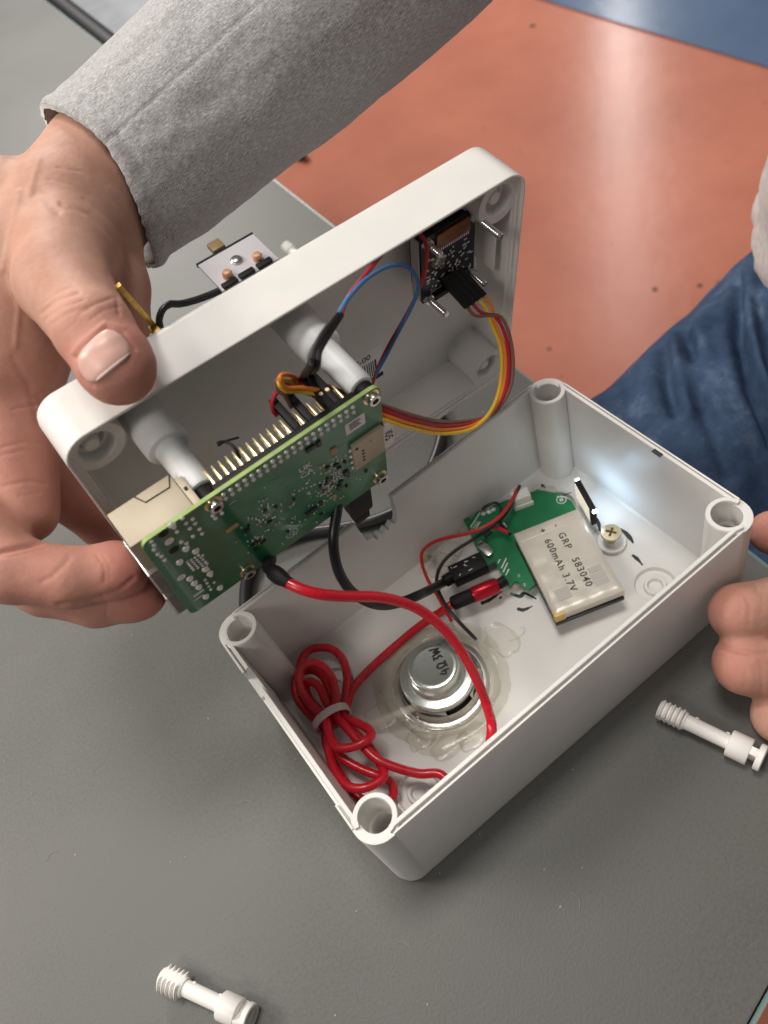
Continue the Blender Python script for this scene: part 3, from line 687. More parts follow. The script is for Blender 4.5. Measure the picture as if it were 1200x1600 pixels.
st_ = MB(); st_.box(70.6, 78.2, 41.6, 47.4, 0.02, 0.14); so = st_.build('label_sticker', M_LABEL, pi, smooth=False)
g_ = MB()
for k in range(5): g_.box(72+0.2*(k % 2), 76.6-0.5*(k % 3), 43.1+k*.75, 43.5+k*.75, .14, .17)
g_.build('lettering', M_INKB, so, smooth=False)
sl = MB(); sl.box(71.3, 83.9, 20.6, 35.6, 0.02, 1.5, 0.25); so = sl.build('card_slot', M_TIN, pi)
g_ = MB(); g_.box(72.2, 73.4, 32.5, 33.8, 1.46, 1.53); g_.box(78.2, 78.8, 31.9, 32.5, 1.46, 1.53)
for k in range(4): g_.box(74.6, 75.6, 23.6+k*1.9, 24.6+k*1.9, 1.46, 1.53)
g_.build('slot_opening', M_DARK, so, smooth=False)
g_ = MB()
for k in range(6): g_.box(72.6+k*1.75, 73.6+k*1.75, 19.3, 20.5, 0, .7)
for k in range(4): g_.box(70.3, 71.2, 21.5+k*3.6, 22.6+k*3.6, 0, .7)
g_.build('slot_legs', M_SOLDER, so)
sd = empty('memory_card', 'white memory card sticking out of the slot of the green board', 'memory card', MP, OP)
MB().prism([(80, 21.6), (87.4, 21.6), (88.2, 22.4), (88.2, 33.2), (86.8, 34.4), (80, 34.4)], 0.35, 1.25, 0.12).build('card', M_LABEL, sd)
t = MB(); t.text('i05', 4.6, Matrix.Translation((85.9, 28.0, 1.27)) @ Matrix.Rotation(math.radians(-90), 4, 'Z'), 0.0, bold=0.1); t.build('lettering', mat('navy_ink', (0.02, 0.025, 0.08), 0.5), sd, smooth=False)

# ================================================================== OLED MODULE
ol = empty('display_module', 'small black display module screwed inside the lid corner next to the red floor', 'display board', ML, OL)
ox0, ox1, oy0, oy1 = 139.5, 164.5, -44.5, -14.0
MB().box(ox0, ox1, oy0, oy1, 12.2, 13.6).build('board', M_BLACKPCB, ol, smooth=False)
MB().box(ox0+.5, ox1-.5, oy0+5, oy1-4, 6, 12.1, 0.3).build('glass_panel', M_DARK, ol)
MB().box(ox0-1.0, ox0-0.1, oy0+1, oy1-1, 8.5, 12.6, .2).build('side_frame', M_LILAC, ol)
MB().box(ox0+6.5, ox1-3, oy1-7.5, oy1-1.2, 13.6, 14.6, 0.4).build('flex_cable', M_FLEX, ol)
g_ = MB()
for k in range(16): g_.box(ox0+8+k*0.9, ox0+8.45+k*0.9, oy1-9.6, oy1-7.8, 13.6, 13.75)
for k in range(70):
    x, y = rnd.uniform(ox0+1.5, ox1-2), rnd.uniform(oy0+4, oy1-10.5); w_ = rnd.choice((.5, .8, 1.3)); g_.box(x, x+w_, y, y+rnd.choice((.4, .7)), 13.6, 13.9)
g_.build('solder_points', M_SOLDER, ol, smooth=False, kind='stuff')
g_ = MB()
for k in range(9): g_.box(ox0+2+k*2.4, ox0+3.3+k*2.4, oy0+8.6+(k % 3)*4, oy0+9.2+(k % 3)*4, 13.6, 13.68)
g_.box(ox0+1, ox1-1, oy0+3.2, oy0+3.5, 13.6, 13.68)
g_.build('board_print', M_SILK, ol, smooth=False, kind='stuff')
MB().blob((ox0+7.5, oy1-13.5, 13.8), 3.4, 2.8, 1.5, 8).build('glue_drop', M_GLUE, ol)
for x, y, L_ in ((ox0+2.2, oy0+1.8, 11), (ox1-2.2, oy0+1.8, 9), (ox1-1.5, oy1-2.0, 15), (ox0+2.2, oy1-2, 8)):
    s = MB(); s.lathe([(1.35, 0)]+[(1.35 if k % 2 else 1.15, 0.3+k*.5) for k in range(int(L_*2))]+[(1.0, L_+.4)], (x, y, 13.6), n=14); s.build('screw', M_STEEL, ol)
    s = MB(); s.lathe([(2.3, 0), (2.4, .3), (2.4, 1.6), (2.2, 1.9)], (x, y, 13.62), n=6); s.build('nut', M_STEEL, ol)
MB().box(ox0+4, ox1-4.5, oy0+0.6, oy0+3.0, 13.6, 16.0, .2).build('header_strip', M_BLACK, ol)

# four jumper wires from the display to the pin row
names = [('brown', M_WBROWN, 0), ('red', M_WRED2, 1), ('yellow', M_WYELLOW, 2), ('orange', M_WORANGE, 3)]
LAT = {'yellow': 1.5, 'orange': 0.5, 'red': -0.5, 'brown': -1.5}
ctr = [(145.9,106.1,109.7), (146.6,97.7,106), (144.7,91.5,96.3), (137.2,85.3,87.1), (125.3,79.5,85.6), (112.6,76.3,91.4), (99.7,73.8,103.2), (89,72,117), (80.8,72.8,128.1), (75.3,80.1,132), (68.4,84.6,140.3), (62.9,85,148)]
tips = {'brown': [(58.7,84,153), (56.8,82.1,157.1), (55.3,81,157.8), (54.6,80.6,154.7), (55.3,80,152.6), (55.6,80.1,147)],
        'red': [(57.9,84.3,151.6), (54.7,83.1,152.6), (51.8,82.3,151.6), (50.5,81.7,149.1), (50.5,81.3,146.5)],
        'yellow': [(60.1,84.3,151.5), (57.1,81.1,157), (55.1,78.8,158.5), (55.8,78.4,155.2), (60.2,79.4,150.5), (65.1,78.3,146.1)],
        'orange': [(61.4,83.9,153.3), (58.1,80.7,158.8), (55.9,78.4,160.3), (56.6,78.3,156), (61.1,79.1,151.7), (65.9,78,147.3)]}
LWl = {'red': 'red jumper wire bending to the nearest black plug on the pin row', 'brown': 'brown jumper wire along the inner side of the coloured ribbon', 'yellow': 'yellow jumper wire on the lower outer side of the coloured ribbon', 'orange': 'orange jumper wire on the upper side of the coloured ribbon at the display'}
MLm = Matrix(ML); OLv = Vector(OL)
def lw(u, v, w): return MLm @ Vector((u, v, w))+OLv
ax_c = (MLm @ Vector((1, 0, 0)))
# connector body: its local frame leans away from the display board
c_a = Vector((141.9,113.2,122.4)); c_b = Vector((144.1,105.4,113.2)); c_ax = (c_b-c_a).normalized()
for nm, m, k in names:
    o = empty('jumper_wire', LWl[nm], 'wire', group='jumper wires to the display')
    off = (k-1.5)
    side = (MLm @ Vector((1, 0.06, 0))).normalized()
    st = c_b+side*off*2.54
    pts = [st-c_ax*1.0, st+c_ax*5]
    dn = Vector((0.25, -0.75, -0.6)).normalized()
    N_ = len(ctr)
    for i, c in enumerate(ctr[1:]):
        t_ = Vector(ctr[min(i+2, N_-1)])-Vector(ctr[i]); sd_ = t_.cross(Vector(CAM)-Vector(c)).normalized()
        vw = (Vector(CAM)-Vector(c)).normalized(); th = math.pi*min(1, max(0, (i-2.0)/2.6))
        pts.append(Vector(c)+(sd_*math.cos(th)+vw*math.sin(th))*LAT[nm]*1.4)
    pts += [Vector(p) for p in tips[nm]]
    w = MB(); w.tube(pts, 0.72, n=8, smooth=6); w.build('insulation', m, o)
    side2 = side*1.2
    hb = MB()
    fwd = c_ax; up = side.cross(fwd).normalized()
    hb.X = Matrix(((side.x, up.x, fwd.x, st.x), (side.y, up.y, fwd.y, st.y), (side.z, up.z, fwd.z, st.z), (0, 0, 0, 1)))
    hb.box(-1.22, 1.22, -1.3, 1.3, -13.5, 0.5, 0.2); hb.build('plug_housing', M_BLACK, o)
    # plug at the pin row
    if nm in ('red', 'brown'):
        i_pin = {'red': 12, 'brown': 14}[nm]
        px_, py_ = at_pin(i_pin, 1)
        h = MB(); h.X = Matrix(((MP[0][0], MP[0][1], MP[0][2], OP[0]), (MP[1][0], MP[1][1], MP[1][2], OP[1]), (MP[2][0], MP[2][1], MP[2][2], OP[2]), (0, 0, 0, 1)))
        h.box(px_-1.2, px_+1.2, py_-1.2, py_+1.25, -18.0, -4.05, 0.2); h.build('plug_housing', M_BLACK, o)

# two-wire leads, black sleeved at the pin row
MPm = Matrix(((MP[0][0], MP[0][1], MP[0][2], OP[0]), (MP[1][0], MP[1][1], MP[1][2], OP[1]), (MP[2][0], MP[2][1], MP[2][2], OP[2]), (0, 0, 0, 1)))
hx, hy = at_pin(17, 1)
for nm, m, k, path in (
    ('blue', M_WBLUE, 0, [(59.4,56.6,176.8), (64,63.2,174.2), (70.7,69.8,171.9), (79.4,76.6,168.9), (87.5,83.1,166.7), (98.3,90,163), (109.4,96.4,156.9), (117.6,101,149.2), (122.5,105,139.6), (123.2,107.6,132.1), (120.1,110.2,124.7), (113.8,114.4,114.4), (107.8,118.5,104.4), (102.8,125.2,92), (100.6,128.8,84.7)]),
    ('red', M_WRED2, 1, [(60.9,57,174.8), (65.4,63.5,173), (71.9,70.1,170.3), (80.3,76.7,168.2), (85.6,82.1,166.9), (90.9,86.4,165.4), (99.5,94.5,160.9), (112.6,103.5,156.9), (127.6,110.4,153.1), (130.5,108,149.7), (130.3,107.1,144.4), (128.6,108.7,136.5), (124.1,110.4,128.3), (117.6,113.3,119.5), (109.9,117.6,108.9), (104.7,123,97.4), (100.8,127.4,86.2)])):
    o = empty('twin_lead', {'blue': 'blue lead arching from the two pin plug up under the lid rim', 'red': 'thin red lead following the blue one past the barcode label'}[nm], 'wire', group='blue and red leads in the lid')
    px_ = hx+k*2.5
    stp = MPm @ Vector((px_, hy, -16.0)); stq = MPm @ Vector((px_, hy, -19))
    P = [stp, stq]+[Vector(p) for p in path]
    w = MB(); w.tube(P[4:], 0.72, n=8, smooth=6); w.build('insulation', m, o)
    w = MB(); w.tube(P[:6], 1.05, n=8, smooth=6); w.build('black_sleeve', M_SHRINK, o)
    h = MB(); h.X = MPm; h.box(px_-1.22, px_+1.22, hy-3.7, hy+1.25, -17.2, -4.05, 0.2); ho = h.build('plug_housing', M_BLACK, o)
    h = MB(); h.X = MPm; h.lathe([(0.72, 0), (.7, .06)], (px_, hy+1.27, -9.5), (0, 1, 0), n=12); h.build('contact', M_GOLD, o)
ww = empty('thin_wire', 'hair thin black wire end poking out over the pin row inside the lid', 'wire')
MB().tube([(33.8,80.1,142.3), (34.3,81.5,145.7), (33.4,85.4,146.3), (31.8,90.1,143.5)], 0.5, n=6).build('insulation', M_WBLACK, ww)
MB().tube([(31,87.9,144.5), (34,87.9,144.1), (38.2,90.9,139.6)], 0.4, n=6).build('bare_end', M_WBLACK, ww)

# ================================================================== CABLES
rc = empty('red_audio_cable', 'red audio cable bundled in the box and running up to the green board', 'cable')
def BX(x, y, z): return None
pa = MPm @ Vector((33.2, -2.5, -4.6)); pb = MPm @ Vector((33.4, -9.5, -4.6)); pc = Vector((21,63.2,112.4)); pd = Vector((21.5,59.5,112.2))
main = [(23,53.3,111.7), (25.3,49,110.2), (29.2,45.3,107.1), (35.6,43.2,100.6), (43.4,41,93.2), (49.4,38.6,85.1), (53.8,35,77.1), (56.7,29.3,67), (57.3,23.2,56.1), (56.3,17.1,44.7), (54.3,12.3,34.2), (49.8,3,41.2), (45.0, 0.6, 33), (41, 0.5, 22), (34, 0.0, 13), (27, 2.0, 10.5), (27.2,12.6,12), (20.9,18.3,13), (15.6,25.1,15)]
loops = [(11.5,32.4,17), (10.3,41.8,18), (9.8,51,18), (9.4,58.1,17),
  (13.8,64,19), (17.2,70.3,21), (17.3,76.3,22), (15.1,81.1,22), (10.8,82.7,22), (6.5,79.7,22), (4.1,72.9,21), (4.4,65,20), (5.2,58.8,20),
  (2.5,50.6,20), (2.4,44.7,21), (6.5,41.1,21), (11.5,39.3,21), (15.3,39.8,20), (16,43.5,19), (13.8,49.9,18), (11.8,56.9,15),
  (17.7,66.1,11), (23.1,73.5,10), (25.9,81,10), (25.3,87.9,10), (22,92.3,10), (16.8,95.2,10), (11.1,93,10), (6,84.9,11), (2.8,72.9,13), (3.7,61.1,14),
  (1.5,53.4,14), (1.1,44.3,14), (4,36.2,13), (8,29,12), (10.4,24.9,9), (8.7,21.4,7), (5.2,20.9,6), (1.1,24.4,6), (-2.9,29.9,6), (-3.3,39.7,8), (-1.4,53,9), (1.8,60,11),
  (1,70.1,13), (1,77.9,14), (4.2,83.7,15), (8.7,85.3,16), (13.6,81.5,16), (14.7,74.9,16), (12.1,66.5,16), (8.1,60.3,15),
  (1.8,54.4,15), (-2.5,45.5,16), (-4,37.1,17), (-2.9,30.5,18), (0.7,26.5,18), (5.5,25,17), (10,25.6,16), (11.7,32.3,14), (12.3,39.7,13), (11.2,48.7,13), (10,58.8,13),
  (9.6,64.7,18), (10.8,71.3,19), (10.1,75.2,20), (7.7,77.3,19), (5.2,74.8,16), (5,68.1,14), (6.9,61.2,11), (13.3,61.8,9), (20.5,67.3,8),
  (27.7,69.2,8), (36.9,70.3,8), (48.5,70.3,9), (60.5,69.8,10), (71.7,68.1,11), (79.1,67.5,11)]
w = MB(); w.tube([pd+(Vector(main[0])-pd)*0.2]+main+loops, 1.82, n=12, smooth=5); w.build('jacket', M_RED, rc)
MB().tube([pa, pa*0.6+pb*0.4, pb], 2.6, n=12, smooth=1).build('plug_tip', M_BLACK, rc)
MB().tube([pb, pb*0.4+pc*0.6, pc], lambda t: 2.5-0.4*t, n=12, smooth=3).build('strain_sleeve', M_SHRINK, rc)
w = MB(); w.tube([pc*0.7+pd*0.3, pd, Vector(main[0])*0.6+pd*0.4, main[0]], lambda t: 2.0+0.8*math.sin(min(1, t*1.25)*math.pi), n=14, smooth=4); w.build('heat_shrink', M_SHRINK, rc)
pl0, pl1, pl2, pl3 = [Vector(p) for p in ((76.9,67.9,11), (86.1,64.2,12), (97.3,60.2,12), (101.3,59.8,12))]
MB().lathe([(2.2, 0), (3.0, .6), (3.2, 2), (3.2, (pl1-pl0).length)], pl0, pl1-pl0, n=20).build('plug_collar', M_SHRINK, rc)
MB().lathe([(3.3, 0), (3.5, .5), (3.5, (pl2-pl1).length-1), (3.0, (pl2-pl1).length)], pl1, pl2-pl1, n=20).build('plug_barrel', M_REDP, rc)
MB().cyl(pl2, pl3, 2.4).build('plug_nose', M_BLACK, rc)
ct = empty('cable_tie', 'clear plastic tie round the waist of the red cable bundle', 'cable tie')
tc_ = Vector((7.2,58.8,16)); tdir = (Vector((6.9,39.4,15))-Vector((11.3,78.9,16))).normalized(); q = tdir.to_track_quat('Z', 'Y').to_matrix()
vs = []; fs = []; n = 40
for i in range(n):
    a = 2*math.pi*i/n; rx, ry = 7.6, 6.6
    for dr, dz in ((0, -1.7), (0.7, -1.5), (0.7, 1.5), (0, 1.7)): vs.append(tc_+q @ Vector(((rx+dr)*math.cos(a), (ry+dr)*math.sin(a), dz)))
for i in range(n):
    for j in range(4): fs.append([i*4+j, ((i+1) % n)*4+j, ((i+1) % n)*4+(j+1) % 4, i*4+(j+1) % 4])
tm = MB(); tm.add(vs, fs); tm.build('strap', M_TIE, ct)

bc = empty('black_power_cable', 'black power cable curving from the green board down to the plug beside the module', 'cable')
w = MB(); w.tube([(57.7,82.9,97.9), (53.1,79.4,94.1), (47.4,75.6,89.8), (43.7,72.8,84.3), (41.3,69.7,77.4), (41.2,66.7,68.7), (44.1,64.1,59.7), (49,62.7,52.2), (56.5,62.5,46.1), (65.2,63,41), (79.7,77.1,14), (84,77.3,13)], 1.95, n=12, smooth=6); w.build('jacket', M_RUBBER, bc)
w = MB(); w.X = MPm; w.box(68.5, 78.2, -18, -0.8, -8.2, -1.2, 1.4); w.box(70, 76.8, -25, -17.0, -7.4, -2.0, 1.2); w.build('plug', M_BLACK, bc)
w = MB(); w.X = MPm; w.box(64.3, 67.8, -3.0, 2, -5, -2.0, 0.5); w.build('blue_plug_insert', M_BLUEJ, bc)
k0, k1, k2 = [Vector(p) for p in ((80.9,77.6,13), (85.2,77,13), (100.7,72.5,13))]
MB().lathe([(1.6, 0), (2.8, .6), (2.9, (k1-k0).length)], k0, k1-k0, n=18).build('strain_relief', M_BLACK, bc)
bxm = MB(); d_ = (k2-k1).normalized(); s_ = Vector((0, 0, 1)).cross(d_).normalized(); u_ = d_.cross(s_)
bxm.X = Matrix(((d_.x, s_.x, u_.x, k1.x), (d_.y, s_.y, u_.y, k1.y), (d_.z, s_.z, u_.z, k1.z), (0, 0, 0, 1)))
bxm.box(0, (k2-k1).length, -4.2, 4.2, -3.2, 3.2, 0.7); bxm.build('plug_body', M_BLACK, bc)
sc = MB(); sc.X = bxm.X
for k in range(9):
    x, y = rnd.uniform(1, 13), rnd.uniform(-3.5, 3.5); a = rnd.uniform(0, 3.1); L_ = rnd.uniform(.5, 1.9)
    sc.tube([(x, y, 3.24), (x+L_*math.cos(a), y+L_*math.sin(a), 3.24)], .16, n=5, smooth=1)
sc.build('scratches', M_SILK, bc, kind='stuff')
oc = empty('black_table_cable', 'black cable lying on the table behind the box seen under the board', 'cable')
MB().tube([(147.8,168.5,3), (137.9,152.9,3), (119.3,139.2,3), (99.8,131.2,3), (82.3,134.7,3), (65.4,144.8,3), (49.1,156.4,3), (29.2,162.7,3), (15,154.5,3), (4.2,138,3), (-3.3,122.1,3)], 3.0, n=12).build('jacket', M_RUBBER, oc)

# ================================================================== POWER MODULE, BATTERY, DISPLAY
pm = empty('power_module', 'small green charging board lying under the silver battery pack', 'circuit board')
ZM = 10.0
outline = [(109.5,99,10), (111.8,98.6,10), (112.1,96.1,10), (115.1,97.8,10), (117.5,97.8,10), (118.8,94.8,10), (124.1,95,10), (130.1,92.9,10), (136,89.7,10), (144.4,86.6,10), (149.2,78.2,10), (150.3,70.6,10), (148,64.3,10), (127.5,56.2,10), (112.7,50.4,10), (105.5,50.1,10), (104.6,52.3,10), (105.3,55.2,10), (104.6,57.2,10), (102.8,57.7,10), (100.7,56.6,10), (100.8,58.8,10), (104.8,71.4,10), (100.1,72.9,10), (100.8,76,10), (104.1,84.3,10), (106,89.3,10)]
MB().prism([p[:2] for p in outline][::-1], ZM-1.5, ZM).build('board', M_PCB2, pm, ang=30)
p = Vector((135,83.4,15))
jm = MB(); jm.X = Matrix.Translation(((134.4,86.1,10))) @ Matrix.Rotation(math.radians(-22), 4, 'Z'); jm.box(-4, 4, -2.6, 2.6, 0.0, 7.2, 0.4); jm.box(-4.6, 4.6, -3.2, -2.4, 0, 2.6, .2); jm.build('white_socket', mat('socket_white', (0.80, 0.80, 0.74), .45), pm)
sw2 = MB(); c = Vector((105.5,78.5,11.5)); dx = (Vector((105.1,74,11.5))-Vector((105.7,83.1,11.5))); L_ = dx.length/2
sw2.X = Matrix.Translation(c) @ Matrix.Rotation(math.atan2(dx.y, dx.x), 4, 'Z'); sw2.prism(rr2(-L_, L_, -2.0, 2.0, 1.95, 6), -1.4, 1.0, 0.3); sw2.build('crystal', M_STEEL, pm)
g_ = MB(); g_.box(*(lambda q: (q[0]-1.0, q[0]+1.0, q[1]-1.0, q[1]+1.0))((101.7,78.8,10)), ZM, ZM+1.4, .3); g_.build('button', M_DIFF, pm)
g_ = MB()
for q_, r in (((118,94.7,10), 1.2), ((120.7,93.8,10), 1.5), ((122.9,93.1,10), 1.2), ((120.3,83.4,10), 1.3), ((120.4,81.8,10), 0.9), ((100.8,75.5,10), 0.8), ((107.3,58.2,10), 0.7), ((106,53.1,10), .7)):
    g_.lathe([(r, 0), (r*.8, .6), (r*.25, 1.2)], q_, n=10)
g_.build('solder_joints', M_SOLDER, pm, kind='stuff')
g_ = MB()
for q_, L_, a in (((109,93.3,10), 9, .35), ((108.4,90.3,10), 6, .35), ((110.7,85.3,10), 5, .35), ((104.4,66.6,10), 5.5, .45), ((103.7,64.6,10), 5, .45), ((103.4,62.5,10), 3.4, .45), ((105.1,69.6,10), 2.2, .45), ((147.5,77.3,10), 4.5, -.9)):
    g_.tube([q_, (q_[0]+L_*math.cos(a), q_[1]+L_*math.sin(a), q_[2])], .33, n=5, smooth=1, flat=10.02)
q_ = (147.7,74.5,10); g_.lathe([(2.3, 0), (1.9, 0.01)], q_, n=24, cap0=False, cap1=False); g_.lathe([(.9, 0), (.3, 0.01)], q_, n=16, cap0=False, cap1=False)
tl_ = Matrix.Translation((110.2,92,10)) @ Matrix.Rotation(.33, 4, 'Z')
g_.text('LX9403', 2.3, tl_, 0.01)
g_.build('board_print', M_SILK, pm, smooth=False, kind='stuff')
g_ = MB(); g_.box(*(lambda q: (q[0]-2, q[0]+2, q[1]-.9, q[1]+.9))((112,84.5,10)), ZM, ZM+.9, .1); g_.build('chip', M_CHIP, pm)
# module feet of glue
gm = MB()
for q_, rx in (((108.6,94.7,3), 6), ((102.9,59.2,3), 5), ((145.6,84.7,3), 7)): gm.blob((q_[0], q_[1], 4.5), rx, rx*.8, 3.6, 8, 3, .3)
gm.build('glue_pad', M_GLUE, pm)

dp = empty('lit_display', 'small black edge lit display standing beside the battery and lighting the box wall', 'display')
a0, a1 = Vector((153.2,70.3,20)), Vector((147.6,56,20)); a0.z = a1.z = 0
dd = (a1-a0).normalized(); nn = Vector((dd.y, -dd.x, 0));
if nn.x < 0: nn = -nn
Ld = (a1-a0).length
dm = Matrix(((dd.x, nn.x, 0, a0.x), (dd.y, nn.y, 0, a0.y), (0, 0, 1, 0), (0, 0, 0, 1)))
b_ = MB(); b_.X = dm; b_.box(-1.2, Ld+1.2, 0, 2.7, 9.5, 21.0, 0.25); b_.build('case', M_BLACK, dp)
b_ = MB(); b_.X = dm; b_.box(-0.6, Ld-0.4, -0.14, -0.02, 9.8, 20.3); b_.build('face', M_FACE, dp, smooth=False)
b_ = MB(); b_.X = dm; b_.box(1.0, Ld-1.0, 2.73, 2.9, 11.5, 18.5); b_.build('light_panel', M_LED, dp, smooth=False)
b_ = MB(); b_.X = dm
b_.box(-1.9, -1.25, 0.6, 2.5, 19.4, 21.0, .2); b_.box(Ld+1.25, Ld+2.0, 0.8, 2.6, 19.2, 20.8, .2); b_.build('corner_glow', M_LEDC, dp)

bt = empty('battery_pack', 'silver pouch battery with printed rating on top of the green module', 'battery')
Bc = [Vector(p) for p in ((115.9,73.2,17), (145.3,62.5,17), (132.4,21.8,17), (104.1,26.9,17))]
ex = (Bc[1]-Bc[0]).normalized(); ctr_b = (Bc[0]+Bc[1]+Bc[2]+Bc[3])/4
lx = ((Bc[1]-Bc[0]).length+(Bc[2]-Bc[3]).length)/4; ly = ((Bc[3]-Bc[0]).length+(Bc[2]-Bc[1]).length)/4
ey = ((Bc[3]-Bc[0])+(Bc[2]-Bc[1])).normalized(); ey = (ey-ex*ey.dot(ex)).normalized()
bmx = Matrix(((ex.x, ey.x, 0, ctr_b.x), (ex.y, ey.y, 0, ctr_b.y), (ex.z, ey.z, 1, 0), (0, 0, 0, 1)))
b_ = MB(); vs = []; fs = []; nx_, ny_ = 26, 30
for s_ in (0, 1):
    for j in range(ny_+1):
        for i in range(nx_+1):
            x = -lx+2*lx*i/nx_; y = -ly+2*ly*j/ny_
            e = min(1, (1-abs(x)/lx)*6, (1-abs(y)/ly)*8); e = math.sqrt(max(0, e*(2-e)))
            z = 17.0-0.9*(1-e)+0.18*noise.noise(Vector((x*.22, y*.22, 1)))+0.1*noise.noise(Vector((x*.7, y*.7, 5))) if s_ else 11.6+0.8*(1-e)
            vs.append((x+(.15*noise.noise(Vector((y*.3, 0, s_))) if abs(x) > lx*.95 else 0), y, z))
m = (nx_+1)*(ny_+1)
for j in range(ny_):
    for i in range(nx_):
        a = j*(nx_+1)+i; fs.append([m+a, m+a+1, m+a+nx_+2, m+a+nx_+1]); fs.append([a, a+nx_+1, a+nx_+2, a+1])
rim = [i for i in range(nx_+1)]+[j*(nx_+1)+nx_ for j in range(1, ny_+1)]+[ny_*(nx_+1)+i for i in range(nx_-1, -1, -1)]+[j*(nx_+1) for j in range(ny_-1, 0, -1)]
for k in range(len(rim)): a, b2 = rim[k], rim[(k+1) % len(rim)]; fs.append([a, b2, m+b2, m+a])
b_.X = bmx; b_.add(vs, fs); b_.build('pouch', M_BATT, bt, ang=50)
b_ = MB(); b_.X = bmx; b_.box(-lx-.5, lx-.5, -ly+1, ly+.9, 10.1, 11.9, .3); b_.build('black_tape', M_TAPEK, bt)
b_ = MB(); b_.X = bmx; b_.prism([(-lx-.3, ly+.35), (-lx+4.2, ly+.35), (-lx+4.4, ly-2.4), (-lx+1, ly-3.2), (-lx-.3, ly-2.2)], 12.0, 16.75, .2); b_.build('yellow_tape', M_TAPEY, bt)
fold = MB(); fold.X = bmx; fold.box(-lx+.4, lx-.4, -ly+5.2, -ly+5.9, 16.8, 17.12, .12); fold.build('foil_fold', M_BATT, bt)
# lettering runs along the long side of the pack
tR = math.radians(90)
t = MB(); t.X = bmx
Tm = Matrix.Translation((0, 0, 17.22)) @ Matrix(((0, 1, 0, 0), (1, 0, 0, 0), (0, 0, 1, 0), (0, 0, 0, 1)))
Tm = Matrix.Translation((0, 0, 17.22)) @ Matrix.Rotation(math.radians(90), 4, 'Z')
t.text('-  GRP   583040', 4.3, Matrix.Translation((3.2, -1.6, 17.2)) @ Matrix(((0,1,0,0),(1,0,0,0),(0,0,1,0),(0,0,0,1))), 0, bold=.04, space=1.2)
t.text('+  600mAh 3.7V', 4.3, Matrix.Translation((-3.4, -2.2, 17.2)) @ Matrix(((0,1,0,0),(1,0,0,0),(0,0,1,0),(0,0,0,1))), 0, bold=.04, space=1.2)
t.build('lettering', M_INKB, bt, smooth=False)
gpr = MB(); gpr.X = bmx
for k in range(3): gpr.box(lx-9.5, lx-3.5, ly-15+k*3.3, ly-12.3+k*3.3, 17.03, 17.16)
gpr.box(-lx+4, -lx+10, ly-11, ly-5.5, 17.03, 17.16)
gpr.build('pale_print', mat('pale_print', (0.47, 0.44, 0.40), .5), bt, smooth=False)
lead = MB(); lead.tube([(114.3,83.7,14), (115.9,80.1,15), (117.3,75.2,15)], .9, n=8); lead.build('red_tab_lead', M_WRED2, bt)
lead = MB(); lead.tube([(118.9,96.4,11), (121.8,94.9,13), (124.6,92.4,14), (124.1,88.3,14), (119.9,85,13), (118.2,80.7,14), (117.2,74.2,15)], .75, n=8); lead.build('black_tab_lead', M_WBLACK, bt)

# wires from the white socket to the speaker
for nm, m, path, lab in (
    ('red', M_WRED, [(135.3,89.4,17), (127.5,84.6,19), (118.3,81.7,20), (109.7,82.7,20), (102.5,86.3,19), (96.1,91.9,17), (90,96.2,15), (84.2,97.1,13), (80.4,93.1,12), (76.8,84,13), (74.8,75.2,15), (73.5,69.4,14), (72.9,66.4,10), (72.8,64.6,8), (72.4,63.1,7)], 'thin red wire sweeping from the white socket to the speaker edge'),
    ('black', M_WBLACK, [(137.3,89.9,17), (133,87.6,17), (123.9,83.8,16), (114.1,83,16), (104.3,84.2,15), (96.1,85.9,14), (88.6,86.2,13), (82.4,83.9,12), (77.6,77.8,14), (74.4,69.6,17), (73.1,61.7,16), (73.4,56.5,13), (74.2,52.2,9), (74.5,49.2,7)], 'thin black wire crossing under the red one to the speaker edge')):
    o = empty('speaker_wire', lab, 'wire', group='speaker wires from the module')
    w = MB(); w.tube(path, 0.82, n=8, smooth=6); w.build('insulation', m, o)

# ================================================================== SPEAKER AND GLUE
SX, SY = 51.5, 45.6
sp = empty('speaker', 'round metal speaker with a zinc magnet cup glued face down in the box', 'speaker', loc=(SX, SY, 3.1))
fr = MB(); fr.lathe([(20.3, 0.1), (20.3, 1.6), (19.6, 2.0), (18.0, 2.0), (17.4, 2.6), (16.4, 5.0)], n=48, cap1=False); fr.build('frame_ring', M_STEEL, sp)
MB().lathe([(17.6, 1.9), (15.0, 3.2)], n=40).build('cone', M_DARK, sp)
for k in range(4):
    a = math.radians(40+90*k); st_ = MB(); vs = []
    for r, z in ((18.2, 2.0), (17.2, 3.2), (15.0, 6.6), (13.0, 7.2)):
        for s_ in (-1, 1):
            aa = a+s_*math.radians(24)*(1 if r > 16 else .9); vs += [(r*math.cos(aa), r*math.sin(aa), z), (r*math.cos(aa), r*math.sin(aa), z+.8)]
    fs = []
    for j in range(3):
        o_ = j*4; fs += [[o_+1, o_+3, o_+7, o_+5], [o_, o_+4, o_+6, o_+2], [o_, o_+1, o_+5, o_+4], [o_+2, o_+6, o_+7, o_+3]]
    st_.add(vs, fs); st_.build('frame_spoke', M_ZINC, sp)
MB().lathe([(13.5, 5.0), (14.9, 6.4), (15.7, 7.6), (15.7, 10.0), (15.3, 10.7), (14.6, 10.9), (12.5, 10.9), (11.8, 11.1), (11.0, 12.2), (10.7, 13.5), (10.6, 16.6), (10.1, 17.8), (9.2, 18.2), (8.0, 18.0), (.2, 18.0)], n=56).build('magnet_cup', M_ZINC, sp)
t = MB()
a_t = math.atan2(*(lambda a, b: (b[1]-a[1], b[0]-a[0]))((53.8,40.7,21), (56.7,51.4,21)))
tp_ = (54.8,45.7,21.2)
